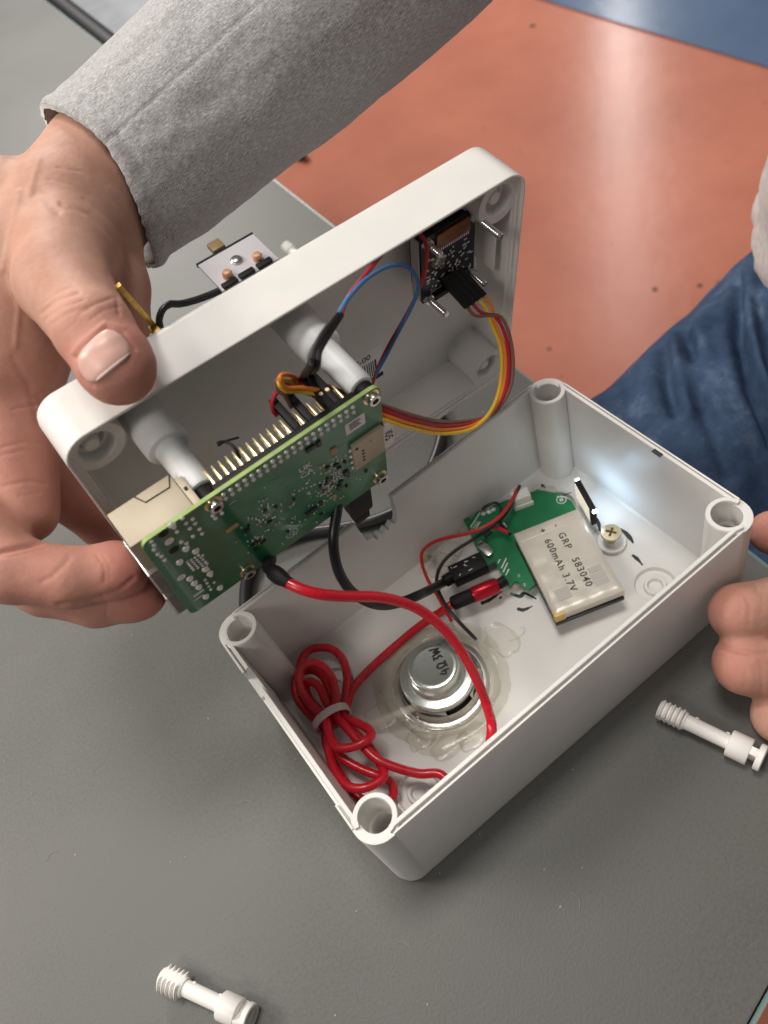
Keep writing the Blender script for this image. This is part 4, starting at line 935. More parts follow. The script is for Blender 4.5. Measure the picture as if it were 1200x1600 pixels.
def strokes(t, lines, M):
    for ln in lines: t.tube([M @ Vector((x*1.25, y*1.45, 0)) for x, y in ln], .42, n=6, smooth=4, flat=18.05)
Mx = Matrix.Translation((tp_[0]-SX, tp_[1]-SY, 18.05)) @ Matrix.Rotation(a_t, 4, 'Z')
strokes(t, [[(-4.4, 1.4), (-5.2, -.2), (-3.6, -.2)], [(-4.0, .7), (-4.0, -1.5)],                      # 4
            [(-3.0, -1.3), (-2.2, -1.3), (-2.8, .2), (-2.0, 1.3), (-1.1, .4), (-1.6, -1.3), (-.7, -1.3)],   # ohm
            [(0.6, 1.3), (1.5, 1.0), (.9, .2), (1.6, -.6), (.6, -1.3)],                               # 3
            [(2.3, 1.3), (2.8, -1.3), (3.4, .6), (4.0, -1.3), (4.7, 1.4)]], Mx)                       # W
t.build('hand_lettering', M_INK, sp)
hg = empty('hot_glue', 'clear hot melt glue ring sealing the round speaker to the box floor', 'glue', loc=(SX, SY, 3.1))
def glue_ring(r0, rw, h, seed, amp):
    vs = []; fs = []; n, m = 90, 10
    for i in range(n):
        a = 2*math.pi*i/n; q_ = Vector((math.cos(a)*1.6, math.sin(a)*1.6, seed))
        wid = rw*(1+amp*noise.noise(q_*1.3)+0.35*amp*noise.noise(q_*4)); hh = h*(1+.35*noise.noise(q_*2+Vector((5, 5, 5)))); rr = r0+1.2*amp*noise.noise(q_*1.1+Vector((9, 0, 0)))
        for k in range(m):
            b = 2*math.pi*k/m; r = rr+wid*math.cos(b)*(1 if math.cos(b) > 0 else .75); z = max(0.03, hh*(0.5+0.5*math.sin(b)))
            vs.append((r*math.cos(a), r*math.sin(a), z))
    for i in range(n):
        for k in range(m): fs.append([i*m+k, ((i+1) % n)*m+k, ((i+1) % n)*m+(k+1) % m, i*m+(k+1) % m])
    return vs, fs
g1 = MB(); g1.add(*glue_ring(21.0, 3.4, 5.4, 1.0, .5)); g1.build('glue_bead', M_GLUE, hg)
g2 = MB(); g2.add(*glue_ring(24.3, 4.2, 1.6, 4.0, .8)); g2.build('glue_flow', M_GLUE, hg)
for q_, rx, ry in (((37,23.4,3.1), 8, 5), ((31.7,33.5,3.1), 7, 5), ((23.5,51.9,3.1), 9, 6), ((47.2,19.6,3.1), 7, 5), ((83.4,43.4,3.1), 6, 9)):
    g3 = MB(); g3.blob((q_[0]-SX, q_[1]-SY, 0.25), rx, ry, 0.55, 14, rx, .35); g3.build('glue_puddle', M_GLUE, hg, ang=80)
gs_ = MB()
for pth in ([(15.8,51,9), (26.1,44.7,12), (39.4,40.6,11), (50.8,38.6,9)],): gs_.tube([(p[0]-SX, p[1]-SY, p[2]-3.1) for p in pth], 1.6, n=8)
gs_.build('glue_string', M_GLUE, hg)
gt = MB()
for k in range(26):
    a = rnd.uniform(0, 6.28); r = rnd.uniform(17, 27); b = a+rnd.uniform(-.12, .12); z = 4.3 if r < 23 else 1.5
    gt.tube([(r*math.cos(a), r*math.sin(a), z), ((r+rnd.uniform(-1.5, 1.5))*math.cos(b), (r+.4)*math.sin(b), z+.1)], .16, n=5, smooth=1)
gt.build('glue_flecks', M_SILK, hg, kind='stuff')
gw = empty('glue_threads', 'fine dried glue curl on the box floor right of the speaker', 'glue')
MB().tube([(84.9,41,3.3), (87.8,39.7,3.6), (91.2,39.4,4), (93.6,40.8,4), (92.5,42.5,3.8)], .28, n=6).build('curl', M_GLUE, gw)
g5 = MB()
for q_, r, h in (((85.4,100.7,3.1), 4.5, 2.2), ((82.6,94.7,3.1), 4, 2.5), ((87.9,90.8,3.1), 8, 1.5), ((89.2,109.6,3.1), 9, .8), ((93.7,93.2,3.1), 8, 2.2)): g5.blob((q_[0], q_[1], 3.2), r, r*.7, h, 9, r, .4)
g5.build('glue_blob', M_GLUE, gw)

# screw with washer near the lit display
ws = empty('countersunk_screw', 'yellow zinc cross head screw standing in a white washer next to the lit display', 'screw', loc=(149,45.1,3.1))
MB().lathe([(6.2, 0), (6.2, 2.4), (5.9, 2.7), (2.4, 2.7)], n=32).build('washer', M_SCREWW, ws)
MB().lathe([(1.8, 2.7), (1.8, 6.0), (2.1, 6.4), (4.4, 8.6), (4.5, 9.1), (4.2, 9.5), (.2, 9.7)], n=28).build('screw_body', M_YZINC, ws)
x_ = MB()
for a in (0.5, 0.5+math.pi/2):
    x_.X = Matrix.Rotation(a, 4, 'Z'); x_.box(-2.3, 2.3, -.5, .5, 9.3, 9.76 if a < 1 else 9.77)
x_.X = None; x_.build('cross_slot', mat('slot_brown', (0.10, 0.06, 0.02), .5, .6), ws, smooth=False)
rv = empty('rivet', 'small brass coloured nut in glue beside the thin red wire', 'nut', loc=(84.1,99.3,4))
MB().lathe([(2.4, 0), (2.7, .5), (2.7, 2.0), (1.4, 2.2), (1.2, 1.2), (.2, 1.2)], n=6).build('nut', M_YZINC, rv)

# ================================================================== WHITE LID SCREWS ON THE TABLE
def lid_screw(label, a, b, roll):
    a, b = Vector(a), Vector(b); a.z = b.z = 5.1
    d = (b-a).normalized(); s = Vector((0, 0, 1)).cross(d)
    M = [[d.x, s.x, 0], [d.y, s.y, 0], [0, 0, 1]]
    o = empty('lid_screw', label, 'plastic screw', M, (a.x, a.y, 0), group='white plastic lid screws')
    C_ = (0, 0, 5.15); n = 28
    p = [(.3, 0), (3.4, 0.0), (3.7, .4)]
    for k in range(5): p += [(3.6, .5+k*1.9), (5.0, 1.15+k*1.9), (5.05, 1.45+k*1.9), (3.6, 2.0+k*1.9)]
    p += [(3.3, 10.4)]
    th = MB(); th.lathe(p, C_, (1, 0, 0), n=40); fa = Vector((0, math.cos(roll), math.sin(roll)))
    for i_, v_ in enumerate(th.v):
        q_ = Vector(v_)-Vector(C_); h_ = q_.dot(fa)
        if abs(h_) > 3.35: q_ -= fa*(h_-math.copysign(3.35, h_))
        th.v[i_] = tuple(q_+Vector(C_))
    th.build('thread', M_SCREWW, o, ang=30)
    MB().lathe([(2.9, 10.3), (2.8, 26.4)], C_, (1, 0, 0), n=n).build('shaft', M_SCREWW, o)
    MB().lathe([(2.8, 26.2), (4.7, 26.4), (5.0, 26.7), (5.0, 33.6), (4.8, 33.9), (.2, 33.9)], C_, (1, 0, 0), n=n).build('collar', M_SCREWW, o)
    hm = MB(); hm.X = Matrix.Translation(C_) @ Matrix.Rotation(roll, 4, 'X'); hm.box(33.8, 36.5, -1.5, 1.5, -4.6, 4.6, .2); hm.build('neck', M_SCREWW, o)
    hm = MB(); hm.lathe([(4.5, 36.4), (4.95, 36.7), (4.95, 38.5), (4.6, 38.8), (3.7, 38.8), (3.6, 37.6), (.2, 37.6)], C_, (1, 0, 0), n=n); hm.build('head', M_SCREWW, o)
    hm = MB(); hm.X = Matrix.Translation(C_) @ Matrix.Rotation(roll+.6, 4, 'X'); hm.box(37.5, 38.7, -.6, .6, -3.5, 3.5, .15); hm.build('slot_bar', M_SCREWW, o)
    sm_ = MB(); sm_.box(10.5, 26.3, -0.25, .25, 8.0, 8.15, .05); sm_.X = None; sm_.build('mould_seam', M_SCREWW, o)
    for x, z in ((13.5, .9), (25.0, .9)): MB().blob((x, 2.7, 6.0), .8, .5, .6, 6).build('nib', M_SCREWW, o)
    return o
lid_screw('white plastic lid screw alone on the near part of the table', (-97.7,26,5), (-78.4,-4,5), 0.9)
lid_screw('white plastic lid screw on the table below the curled fingers', (106.9,-20.7,5), (118.7,-55.9,5), 0.15)
lid_screw('white plastic lid screw on the table beyond the raised lid, mostly hidden', (171.5,363.6,5), (170.2,327,5), 0.3)

# ================================================================== PERSON: two hands, sleeves, jeans
R3 = np.array(RB); CAMv = np.array(CAM)
def cam2w(P): return P @ R3+CAMv
def S(px, py, d, r): return (np.array([(px-600)/F_PX*d, (py-800)/F_PX*d, d]), r)
def sdf_caps(X, caps, k):
    """smooth union of tapered capsules, X: n x 3"""
    acc = None
    for (a, ra), (b, rb) in caps:
        ab = b-a; t = np.clip(((X-a) @ ab)/max(ab @ ab, 1e-9), 0, 1)
        d = np.sqrt((((X-a)-t[:, None]*ab)**2).sum(1))-(ra+(rb-ra)*t)
        if acc is None: acc = d
        else:
            h = np.clip(0.5+0.5*(d-acc)/k, 0, 1); acc = d*(1-h)+acc*h-k*h*(1-h)
    return acc
def surface_nets(fn, lo, hi, st):
    nx, ny, nz = [int((hi[i]-lo[i])/st)+1 for i in range(3)]
    gx = [lo[i]+st*np.arange(n) for i, n in enumerate((nx, ny, nz))]
    G = np.stack(np.meshgrid(*gx, indexing='ij'), -1).reshape(-1, 3)
    D = np.concatenate([fn(G[i:i+200000]) for i in range(0, len(G), 200000)]).reshape(nx, ny, nz)
    c = {}
    for a in (0, 1):
        for b in (0, 1):
            for e in (0, 1): c[a, b, e] = D[a:nx-1+a, b:ny-1+b, e:nz-1+e]
    neg = sum((v < 0).astype(int) for v in c.values()); act = (neg > 0) & (neg < 8)
    acc = np.zeros((nx-1, ny-1, nz-1, 3)); cnt = np.zeros((nx-1, ny-1, nz-1))
    keys = list(c)
    for i, p in enumerate(keys):
        for q in keys[i+1:]:
            if sum(abs(p[j]-q[j]) for j in range(3)) != 1: continue
            A_, B_ = c[p], c[q]; m = (A_ < 0) != (B_ < 0)
            t = np.where(m, A_/np.where(m, A_-B_, 1), 0)
            for j in range(3): acc[..., j] += np.where(m, p[j]+t*(q[j]-p[j]), 0)
            cnt += m
    idx = -np.ones(act.shape, int); ii = np.argwhere(act); idx[act] = np.arange(len(ii))
    V = (ii+acc[act]/cnt[act][:, None])*st+np.array(lo)
    Fs = []
    s = D < 0
    for ax in range(3):
        a, b = [x for x in range(3) if x != ax]
        sl0 = [slice(None)]*3; sl1 = [slice(None)]*3; sl0[ax] = slice(0, -1); sl1[ax] = slice(1, None)
        cr = s[tuple(sl0)] != s[tuple(sl1)]
        e = np.argwhere(cr); ok = (e[:, a] > 0) & (e[:, b] > 0) & (e[:, a] < D.shape[a]-1) & (e[:, b] < D.shape[b]-1); e = e[ok]
        q = []
        for da, db in ((0, 0), (1, 0), (1, 1), (0, 1)):
            ee = e.copy(); ee[:, a] -= da; ee[:, b] -= db; q.append(idx[ee[:, 0], ee[:, 1], ee[:, 2]])
        q = np.stack(q, 1); Fs.append(q[(q >= 0).all(1)])
    Fa = np.concatenate(Fs); used = np.unique(Fa); rm = -np.ones(len(V), int); rm[used] = np.arange(len(used))
    return V[used], rm[Fa]
def relax(V, Fq, it, lam=0.5):
    E = np.concatenate([Fq[:, [0, 1]], Fq[:, [1, 2]], Fq[:, [2, 3]], Fq[:, [3, 0]]]); E = np.concatenate([E, E[:, ::-1]])
    deg = np.bincount(E[:, 0], minlength=len(V))[:, None]
    for _ in range(it):
        A_ = np.stack([np.bincount(E[:, 0], V[E[:, 1], j], minlength=len(V)) for j in range(3)], 1)/np.maximum(deg, 1); V = V+lam*(A_-V)
    return V
def refine(V, Fq, fn):
    E = np.sort(np.concatenate([Fq[:, [0, 1]], Fq[:, [1, 2]], Fq[:, [2, 3]], Fq[:, [3, 0]]]), 1)
    U, inv = np.unique(E[:, 0]*10**7+E[:, 1], return_inverse=True); a, b = U//10**7, U % 10**7
    n0, m = len(V), len(Fq); e = inv.reshape(4, m)+n0; c = np.arange(m)+n0+len(U)
    W = np.concatenate([V, (V[a]+V[b])/2, V[Fq].mean(1)])
    F2 = np.concatenate([np.stack([Fq[:, k], e[k], c, e[k-1]], 1) for k in range(4)])
    W = relax(W, F2, 2); return W, F2
def grad(fn, P, e=0.4):
    g = np.stack([fn(P+np.eye(3)[j]*e)-fn(P-np.eye(3)[j]*e) for j in range(3)], 1); return g/np.maximum(np.linalg.norm(g, axis=1, keepdims=True), 1e-9)
def to_obj(name, V, Fq, m, parent, attr=None):
    me = bpy.data.meshes.new(name); W = cam2w(V)*K
    me.from_pydata(W.tolist(), [], Fq.tolist()); me.materials.append(m)
    bm = bmesh.new(); bm.from_mesh(me); bmesh.ops.recalc_face_normals(bm, faces=bm.faces); bm.to_mesh(me); bm.free()
    me.shade_smooth()
    if attr is not None:
        a = me.attributes.new('flush', 'FLOAT', 'POINT'); a.data.foreach_set('value', attr.astype(np.float32))
    o = bpy.data.objects.new(name, me); COL.objects.link(o); o.parent = parent; return o
def px_of(V): return np.stack([600+F_PX*V[:, 0]/V[:, 2], 800+F_PX*V[:, 1]/V[:, 2]], 1)
def seg_dist(p, pts):
    best = np.full(len(p), 1e9)
    for a, b in zip(pts[:-1], pts[1:]):
        a, b = np.array(a, float), np.array(b, float); ab = b-a; t = np.clip(((p-a) @ ab)/(ab @ ab), 0, 1)
        best = np.minimum(best, np.linalg.norm(p-a-t[:, None]*ab, axis=1))
    return best

person = empty('person', 'person in a grey marl sweatshirt and blue jeans holding the lid and steadying the box', 'person', loc=(460, 120, -740))
bpy.context.view_layer.update(); pinv = person.matrix_world.inverted()

def hand(chains, k, creases, tips, lo, hi, st=1.2, smooth=5):
    caps = [(c[i], c[i+1]) for c in chains for i in range(len(c)-1)]
    fn = lambda X: sdf_caps(X, caps, k)
    V, Fq = surface_nets(fn, lo, hi, st); V = relax(V, Fq, smooth); V, Fq = refine(V, Fq, fn)
    nrm = grad(fn, V); view = -V/np.linalg.norm(V, axis=1, keepdims=True); front = np.clip((nrm*view).sum(1)*2, 0, 1)
    p = px_of(V)
    for pts, sig, amp in creases:
        d = seg_dist(p, pts); V = V-nrm*(amp*np.exp(-(d/sig)**2)*front)[:, None]
    fl_ = np.zeros(len(V))
    for (c, r), s_ in tips: fl_ = np.maximum(fl_, s_*np.exp(-(np.linalg.norm(V-c, axis=1)/r)**2))
    return V, Fq, fl_, fn

th3 = S(180, 568, 227, 10.6); th2 = S(146, 515, 231, 11.0)
chains1 = [
    [S(430, 20, 300, 27), S(300, 150, 299, 24), S(172, 272, 297, 24), S(110, 345, 285, 23.5)],           # forearm, wrist
    [S(110, 350, 282, 23), S(40, 440, 276, 23), S(10, 560, 272, 20)],                                     # back of hand
    [S(20, 340, 284, 20), S(-60, 520, 284, 22), S(-70, 700, 284, 22)],
    [S(105, 365, 276, 19), S(98, 440, 250, 14.2), th2, th3, S(186, 577, 226.5, 10.0)],                    # thumb
    [S(150, 385, 287, 16), S(176, 450, 283, 12.5), S(190, 505, 277, 10)],                                   # ball of the thumb
    [S(10, 560, 272, 17), S(28, 690, 274, 13.5), S(42, 800, 272, 10.5)],                                  # hand edge towards the fingers
    [S(-40, 620, 280, 18), S(-40, 800, 274, 13)],
    [S(10, 650, 292, 12), S(95, 770, 305, 9.5), S(160, 820, 312, 8.6), S(235, 850, 316, 7.6)],            # index along the outer face
    [S(-20, 640, 296, 12), S(60, 700, 318, 9.5), S(180, 740, 326, 8.5), S(270, 740, 326, 7.6)],           # middle along the outer face
    [S(-60, 800, 266, 13), S(20, 890, 256, 10.6), S(112, 903, 256, 9.6), S(180, 891, 258, 9.0), S(192, 889, 258, 8.4)],   # ring finger under the board
    [S(-50, 850, 276, 12), S(70, 918, 270, 9.3), S(152, 938, 271, 8.9), S(208, 930, 271, 8.7), S(222, 928, 271, 8.2)],   # little finger
]
crease1 = [([(64, 490), (84, 471), (122, 457)], 2.6, .55), ([(70, 500), (95, 481), (130, 469)], 2.2, .3), ([(78, 508), (104, 490), (138, 480)], 2.0, .22), ([(66, 476), (84, 460), (112, 448)], 2.0, .2),
           ([(124, 490), (150, 474), (182, 463)], 2.4, .3), ([(140, 500), (162, 484), (190, 478)], 2.0, .2), ([(100, 520), (120, 500)], 2, .15),
           ([(95, 318), (140, 335), (190, 385), (206, 432)], 4, .5), ([(130, 310), (175, 345), (212, 392)], 2.5, .25), ([(90, 262), (130, 268), (170, 290)], 2.2, .18), ([(75, 280), (110, 288), (140, 305)], 2.2, .15),
           ([(66, 908), (80, 902), (98, 884), (108, 872)], 4.5, .3), ([(-5, 864), (40, 853), (88, 840)], 4, 1.3), ([(-5, 872), (30, 866), (70, 858)], 2.2, .25),
           ([(60, 620), (75, 650), (82, 690)], 5, .5), ([(70, 610), (88, 640), (95, 668)], 2.5, .3), ([(168, 425), (182, 455), (186, 490)], 3, .45), ([(0, 700), (40, 690), (66, 694)], 2.4, .25), ([(0, 712), (36, 704)], 2.2, .2), ([(20, 640), (60, 632)], 2.4, .25), ([(4, 760), (44, 752), (72, 756)], 2.4, .25), ([(30, 775), (66, 770)], 2, .2),
           ([(152, 868), (164, 886), (163, 908)], 2.4, .25), ([(160, 866), (171, 884), (170, 906)], 2.0, .2), ([(158, 930), (168, 945), (166, 962)], 2.2, .25), ([(92, 945), (146, 937), (185, 923), (208, 904)], 4, .5),
           ([(118, 558), (126, 546), (166, 512), (192, 520), (211, 546)], 2.6, .5), ([(118, 558), (132, 592), (145, 603)], 2.6, .5), ([(112, 552), (124, 536), (164, 504), (194, 512)], 2.4, -.25),
           ([(90, 330), (60, 300), (40, 320)], 8, .4), ([(20, 560), (45, 600), (60, 660)], 6, .35), ([(30, 300), (20, 360), (4, 420)], 6, -.5), ([(60, 250), (44, 310), (36, 340)], 5, -.4), ([(10, 420), (30, 480), (24, 540)], 5, -.35)]
tips1 = [((th3[0], 15.0), .85), ((S(215, 885, 256, 1)[0], 16.0), .95), ((S(245, 925, 268, 1)[0], 16.0), .95), ((S(60, 700, 270, 1)[0], 38.0), .55), ((S(190, 500, 262, 1)[0], 16), .5), ((S(60, 900, 250, 1)[0], 25.0), .45), ((S(160, 820, 312, 1)[0], 30.0), .7)]
V, Fq, fl_, fn1 = hand(chains1, 2.4, crease1, tips1, (-165, -175, 208), (12, 62, 345), 1.15)
# nail bed: press a shallow seat into the thumb tip
nail_c = np.array([(172-600)/F_PX*217, (552-800)/F_PX*217, 217.0])
hand1 = to_obj('hand', V, Fq, M_SKIN, person, fl_)
hand1.matrix_parent_inverse = pinv
def project(fn, P, d, it=60):
    t = np.zeros(len(P))
    for _ in range(it): t = t+0.8*fn(P+t[:, None]*d)
    return P+t[:, None]*d
# the nail grows along the thumb, from the cuticle to the tip
g = 22
def nail_patch(corners, lift):
    c00, c10, c11, c01 = [np.array(c, float) for c in corners]
    P = []; uvw = []
    for j in range(g+1):
        for i in range(g+1):
            u, v = i/g*2-1, j/g*2-1
            a = u*math.sqrt(max(0, 1-0.42*abs(v)**2.6)); b = v*math.sqrt(max(0, 1-0.30*abs(u)**2.6))      # squared oval
            s, t = (a+1)/2, (b+1)/2
            P.append((c00*(1-s)+c10*s)*(1-t)+(c01*(1-s)+c11*s)*t); uvw.append((u, v))
    P = np.array(P); uvw = np.array(uvw); d = 200.0
    X = np.stack([(P[:, 0]-600)/F_PX*d, (P[:, 1]-800)/F_PX*d, np.full(len(P), d)], 1); D = X/np.linalg.norm(X, axis=1, keepdims=True)
    H = project(fn1, X, D); nr = grad(fn1, H)
    edge = np.maximum(abs(uvw[:, 0]), abs(uvw[:, 1]))
    return H+nr*(lift*(1-0.5*edge**4)-0.35*edge**16)[:, None], nr
H, nr = nail_patch(((113, 560), (170, 504), (214, 549), (141, 608)), 0.6)
Fn = np.array([[j*(g+1)+i, j*(g+1)+i+1, (j+1)*(g+1)+i+1, (j+1)*(g+1)+i] for j in range(g) for i in range(g)])
nl = to_obj('thumb_nail', H, Fn, M_NAIL, hand1)
H2, nr2 = nail_patch(((146, 594), (203, 549), (205, 553), (149, 599)), 0.62)
nl2 = to_obj('nail_rim', H2, Fn, M_NAILTIP, hand1)

chains2 = [
    [S(1154, 957, 300, 10.9), S(1215, 953, 303, 12.0), S(1290, 935, 300, 13), S(1380, 960, 290, 16)],
    [S(1164, 1037, 299, 11.6), S(1222, 1046, 300, 12.6), S(1300, 1040, 296, 13), S(1390, 1020, 290, 16)],
    [S(1222, 1118, 300, 11.0), S(1280, 1130, 299, 11.5), S(1340, 1110, 295, 13), S(1400, 1060, 290, 16)],
    [S(1206, 832, 352, 9.6), S(1270, 850, 345, 11), S(1350, 920, 320, 14), S(1400, 980, 300, 16)],
    [S(1250, 1200, 302, 9.5), S(1310, 1200, 298, 11), S(1400, 1110, 292, 15)],
    [S(1290, 1000, 305, 18), S(1390, 990, 290, 24)],
    [S(1390, 970, 290, 22), S(1480, 1020, 285, 28), S(1600, 1060, 280, 27), S(1800, 1120, 275, 28)],
]
crease2 = [([(1150, 918), (1158, 940), (1156, 965)], 2.2, .11), ([(1186, 900), (1192, 925), (1190, 960)], 2.6, .14), ([(1194, 900), (1199, 925)], 2.0, .09), ([(1160, 1030), (1166, 1050), (1166, 1072)], 2.2, .11), ([(1188, 1030), (1192, 1060), (1190, 1090)], 2.6, .14), ([(1116, 1005), (1156, 1018), (1200, 1021)], 4, .8), ([(1168, 1096), (1200, 1105)], 4, .6), ([(1160, 925), (1172, 945), (1170, 975)], 5, .25), ([(1178, 905), (1186, 925)], 4, .3)]
tips2 = [((S(1120, 950, 294, 1)[0], 16), .5), ((S(1130, 1040, 294, 1)[0], 16), .55), ((S(1180, 830, 345, 1)[0], 22), .6)]
V, Fq, fl_, fn2 = hand(chains2, 2.2, crease2, tips2, (115, -8, 262), (275, 112, 372), 1.3)
hand2 = to_obj('hand', V, Fq, M_SKIN, person, fl_); hand2.matrix_parent_inverse = pinv

def sleeve(path, radii, cuff, name, nu=300, step=1.1, seam=True, folds=1.0):
    """knitted tube along a path (camera space, mm); cuff(angle) shifts its open end"""
    P = catmull([Vector(p) for p in path], 14)
    cum = [0]
    for a, b in zip(P[:-1], P[1:]): cum.append(cum[-1]+(b-a).length)
    L_ = cum[-1]; nv_ = int(L_/step)
    me_v, me_f, uvs = [], [], []
    U = None
    def at(s):
        s = max(0.0, min(L_-1e-4, s)); i = max(j for j in range(len(cum)) if cum[j] <= s) if s < 1e9 else 0
        t = (s-cum[i])/max(1e-6, cum[i+1]-cum[i]); return P[i].lerp(P[i+1], t), (P[i+1]-P[i]).normalized()
    rows = []
    for j in range(nv_+1):
        s = j*step; c, T = at(s)
        if U is None: U = (Vector((0, 0, -1))-T*Vector((0, 0, -1)).dot(T)).normalized()
        U = (U-T*U.dot(T)).normalized(); Vv = T.cross(U); rows.append((c, T, U.copy(), Vv, s))
    def pt(row, a, inner):
        c, T, U_, V_, s = row
        r0, r1, asp = radii(s/L_)
        sh = cuff(a)*max(0, 1-s/70.0)+0.7*noise.noise(Vector((math.cos(a)*14, math.sin(a)*14, 2.0)))*max(0, 1-s/4.0)
        w = folds*(1.5*noise.noise(Vector((math.cos(a)*1.6, math.sin(a)*1.6, s*.022)))+0.8*noise.noise(Vector((math.cos(a)*3.5, math.sin(a)*3.5, s*.05+7)))+0.3*noise.noise(Vector((math.cos(a)*9, math.sin(a)*9, s*.14+3))))
        if seam:
            da = (a-0.15+math.pi) % (2*math.pi)-math.pi; w -= 0.38*math.exp(-(da*r0/0.55)**2)-0.10*math.exp(-((da*r0-2.2)/1.6)**2)
        hem = 0.9*math.exp(-((s-2.5)/2.2)**2)-0.25*math.exp(-((s-7)/1.2)**2)
        r = 1+(w+hem-inner)/r0
        return c+T*sh+(U_*math.cos(a)*r0+V_*math.sin(a)*r1)*r
    vs, fs = [], []
    for inner in (0.0, 1.7):
        for j, row in enumerate(rows):
            if inner and j > 55: break
            for k in range(nu): vs.append(pt(row, 2*math.pi*k/nu, inner))
    nrow = len(rows)
    uvl = []
    def q(j, k, base): return base+j*nu+k % nu
    for base, cnt in ((0, nrow), (nrow*nu, min(nrow, 56))):
        for j in range(cnt-1):
            for k in range(nu):
                fs.append([q(j, k, base), q(j, k+1, base), q(j+1, k+1, base), q(j+1, k, base)])
                u0, u1 = k/nu, (k+1)/nu; v0, v1 = rows[j][4]/300.0, rows[j+1][4]/300.0; uvl += [(u0, v0), (u1, v0), (u1, v1), (u0, v1)]
    for k in range(nu): fs.append([q(0, k, 0), q(0, k, nrow*nu), q(0, k+1, nrow*nu), q(0, k+1, 0)]); uvl += [(k/nu, 0)]*4
    me = bpy.data.meshes.new(name); W = cam2w(np.array([tuple(v) for v in vs]))*K
    me.from_pydata(W.tolist(), [], fs); me.materials.append(M_KNIT)
    ul = me.uv_layers.new(name='UVMap'); ul.data.foreach_set('uv', np.array(uvl, np.float32).ravel())
    me.shade_smooth()
    o = bpy.data.objects.new(name, me); COL.objects.link(o); o.parent = person; o.matrix_parent_inverse = pinv
    return o
def lint(o, count, seed):
    rr = random.Random(seed); me = o.data; mb = MB(); ps = me.polygons; nn = len(ps); inv = 1/K
    for _ in range(count):
        p = ps[int(rr.random()**1.6*nn*0.62)]; c = p.center*inv; n_ = p.normal
        t = Vector((rr.gauss(0, 1), rr.gauss(0, 1), rr.gauss(0, 1))); L_ = rr.uniform(0.4, 1.3)
        mb.tube([c-n_*0.1, c+n_*L_*0.4+t*0.25, c+n_*L_*0.55+t*0.7], 0.035, n=3, smooth=1)
    l = mb.build('lint', mat('lint_fibre', (0.55, 0.54, 0.53), 0.9), o, kind='stuff'); return l
def cs(px, py, d): return S(px, py, d, 0)[0]
def cuff1(a): return 10.0*math.cos(a)+1.5*math.sin(3*a+1)
sleeve([cs(157, 300, 298), cs(330, 152, 298), cs(520, -12, 296), cs(720, -190, 296), cs(1000, -400, 300), cs(1300, -560, 330)],
       lambda t: (31.0+8*min(1, t*2.6), 31.5+8.0*min(1, t*2.6), 1), cuff1, 'sleeve')
lint(bpy.data.objects['sleeve'], 700, 3)
sleeve([cs(1560, 1045, 284), cs(1700, 1090, 280), cs(1900, 1140, 278), cs(2200, 1160, 300)], lambda t: (33+6*t, 34+6*t, 1), lambda a: 0, 'sleeve', nu=60, step=5)

# jeans: thigh running in under the table, with pulled folds at the hip
def wcam(P): return (np.array(P)-CAMv) @ R3.T
thigh = [[(wcam((90, 108, -135)), 74.0), (wcam((235, 98, -122)), 82.0), (wcam((400, 88, -108)), 92.0), (wcam((560, 90, -90)), 110.0)],
         [(wcam((120, 2, -160)), 74.0), (wcam((400, 10, -125)), 88.0), (wcam((560, 60, -100)), 110.0)],
         [(wcam((90, 108, -140)), 70.0), (wcam((70, 90, -420)), 58.0), (wcam((60, 90, -700)), 52.0)],
         [(wcam((110, 0, -165)), 68.0), (wcam((100, -6, -420)), 54.0), (wcam((90, -10, -700)), 50.0)]]
caps = [(c[i], c[i+1]) for c in thigh for i in range(len(c)-1)]
fnj = lambda X: sdf_caps(X, caps, 14.0)
allp = np.array([c[0] for ch in thigh for c in ch]); lo = allp.min(0)-130; hi = allp.max(0)+130
V, Fq = surface_nets(fnj, lo, hi, 6.0)
# one finer pass by subdividing through bmesh, then folds along the normal
me = bpy.data.meshes.new('tmp'); me.from_pydata(V.tolist(), [], Fq.tolist()); bm = bmesh.new(); bm.from_mesh(me)
sel = [f for f in bm.faces if (cam2w(np.array([tuple(f.calc_center_median())]))[0] @ np.array([1, 0, 0])) > 185 and cam2w(np.array([tuple(f.calc_center_median())]))[0][2] > -170]
es = list({e for f in sel for e in f.edges}); bmesh.ops.subdivide_edges(bm, edges=es, cuts=2, use_grid_fill=True)
bmesh.ops.triangulate(bm, faces=[f for f in bm.faces if len(f.verts) > 4])
bm.verts.index_update(); V = np.array([tuple(v.co) for v in bm.verts]); Ft = [[v.index for v in f.verts] for f in bm.faces]; bm.free()
nr = grad(fnj, V, 2.0); Wd = cam2w(V)
disp = np.zeros(len(V))
p = px_of(V); frontj = np.clip((nr*(-V/np.linalg.norm(V, axis=1, keepdims=True))).sum(1)*2, 0, 1)
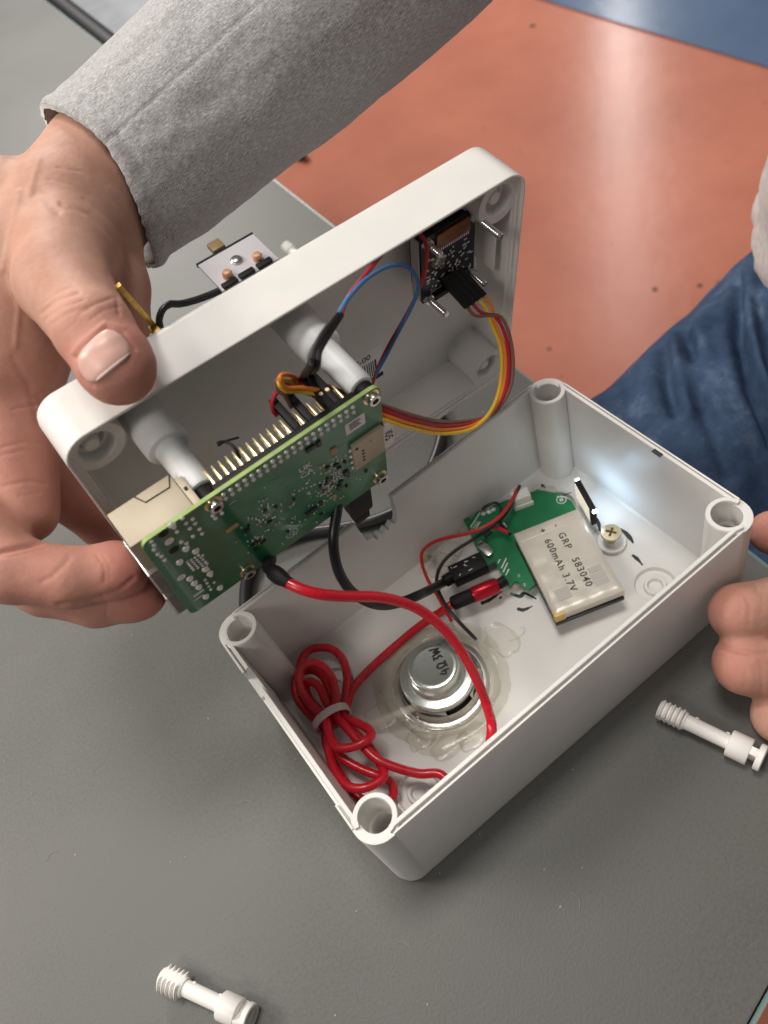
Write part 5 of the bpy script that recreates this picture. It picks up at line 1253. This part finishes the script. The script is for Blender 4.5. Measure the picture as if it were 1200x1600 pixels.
for pts, sig, amp in (([(1120, 455), (1080, 480), (1066, 515), (1078, 550)], 13, 9), ([(1150, 440), (1152, 520), (1175, 600), (1215, 690)], 13, 11), ([(1035, 540), (1040, 590), (1055, 640)], 12, 7), ([(1185, 480), (1200, 560), (1230, 640)], 10, 7), ([(1090, 620), (1120, 680), (1140, 740)], 16, 5), ([(980, 580), (985, 640)], 14, 4)):
    d = seg_dist(p, pts); disp -= amp*np.exp(-(d/sig)**2)*frontj
    d2 = seg_dist(p+np.array([-22, 4]), pts); disp += amp*.55*np.exp(-(d2/(sig*1.2))**2)*frontj
disp += np.array([3.0*noise.noise(Vector(w)*0.018)+1.2*noise.noise(Vector(w)*0.06) for w in Wd])
V = V+nr*disp[:, None]
me = bpy.data.meshes.new('jeans'); me.from_pydata((cam2w(V)*K).tolist(), [], Ft); me.materials.append(M_DENIM)
bm = bmesh.new(); bm.from_mesh(me); bmesh.ops.recalc_face_normals(bm, faces=bm.faces); bm.to_mesh(me); bm.free(); me.shade_smooth()
jo = bpy.data.objects.new('jeans', me); COL.objects.link(jo); jo.parent = person; jo.matrix_parent_inverse = pinv
# lower hem of the sweatshirt at the waist
hb = MB(); c = Vector((303,90.7,-26.2)); vs = []; fs = []; nu, nv_ = 60, 40
for j in range(nv_+1):
    t = j/nv_; z = -6+t*300
    for k in range(nu):
        a = 2*math.pi*k/nu
        w = 1+.05*noise.noise(Vector((math.cos(a)*2, math.sin(a)*2, z*.02)))+.03*noise.noise(Vector((math.cos(a)*6, math.sin(a)*6, z*.05)))
        if j == 0: w -= .03
        rx, ry = 96+20*min(1, t*3), 150
        ln = max(0.0, z-8)*0.22; vs.append((c.x+114+ln*.78+rx*w*math.cos(a), c.y-69-ln*.57+ry*w*math.sin(a), c.z+z))
for j in range(nv_):
    for k in range(nu): fs.append([j*nu+k, j*nu+(k+1) % nu, (j+1)*nu+(k+1) % nu, (j+1)*nu+k])
hb.add(vs, fs); ho = hb.build('sweatshirt_body', mat('pale_marl', (0.50, 0.45, 0.43), .95, var=.12, vscale=240, bump=.4, bscale=500), person, ang=80); ho.matrix_parent_inverse = pinv
bpy.context.view_layer.update()
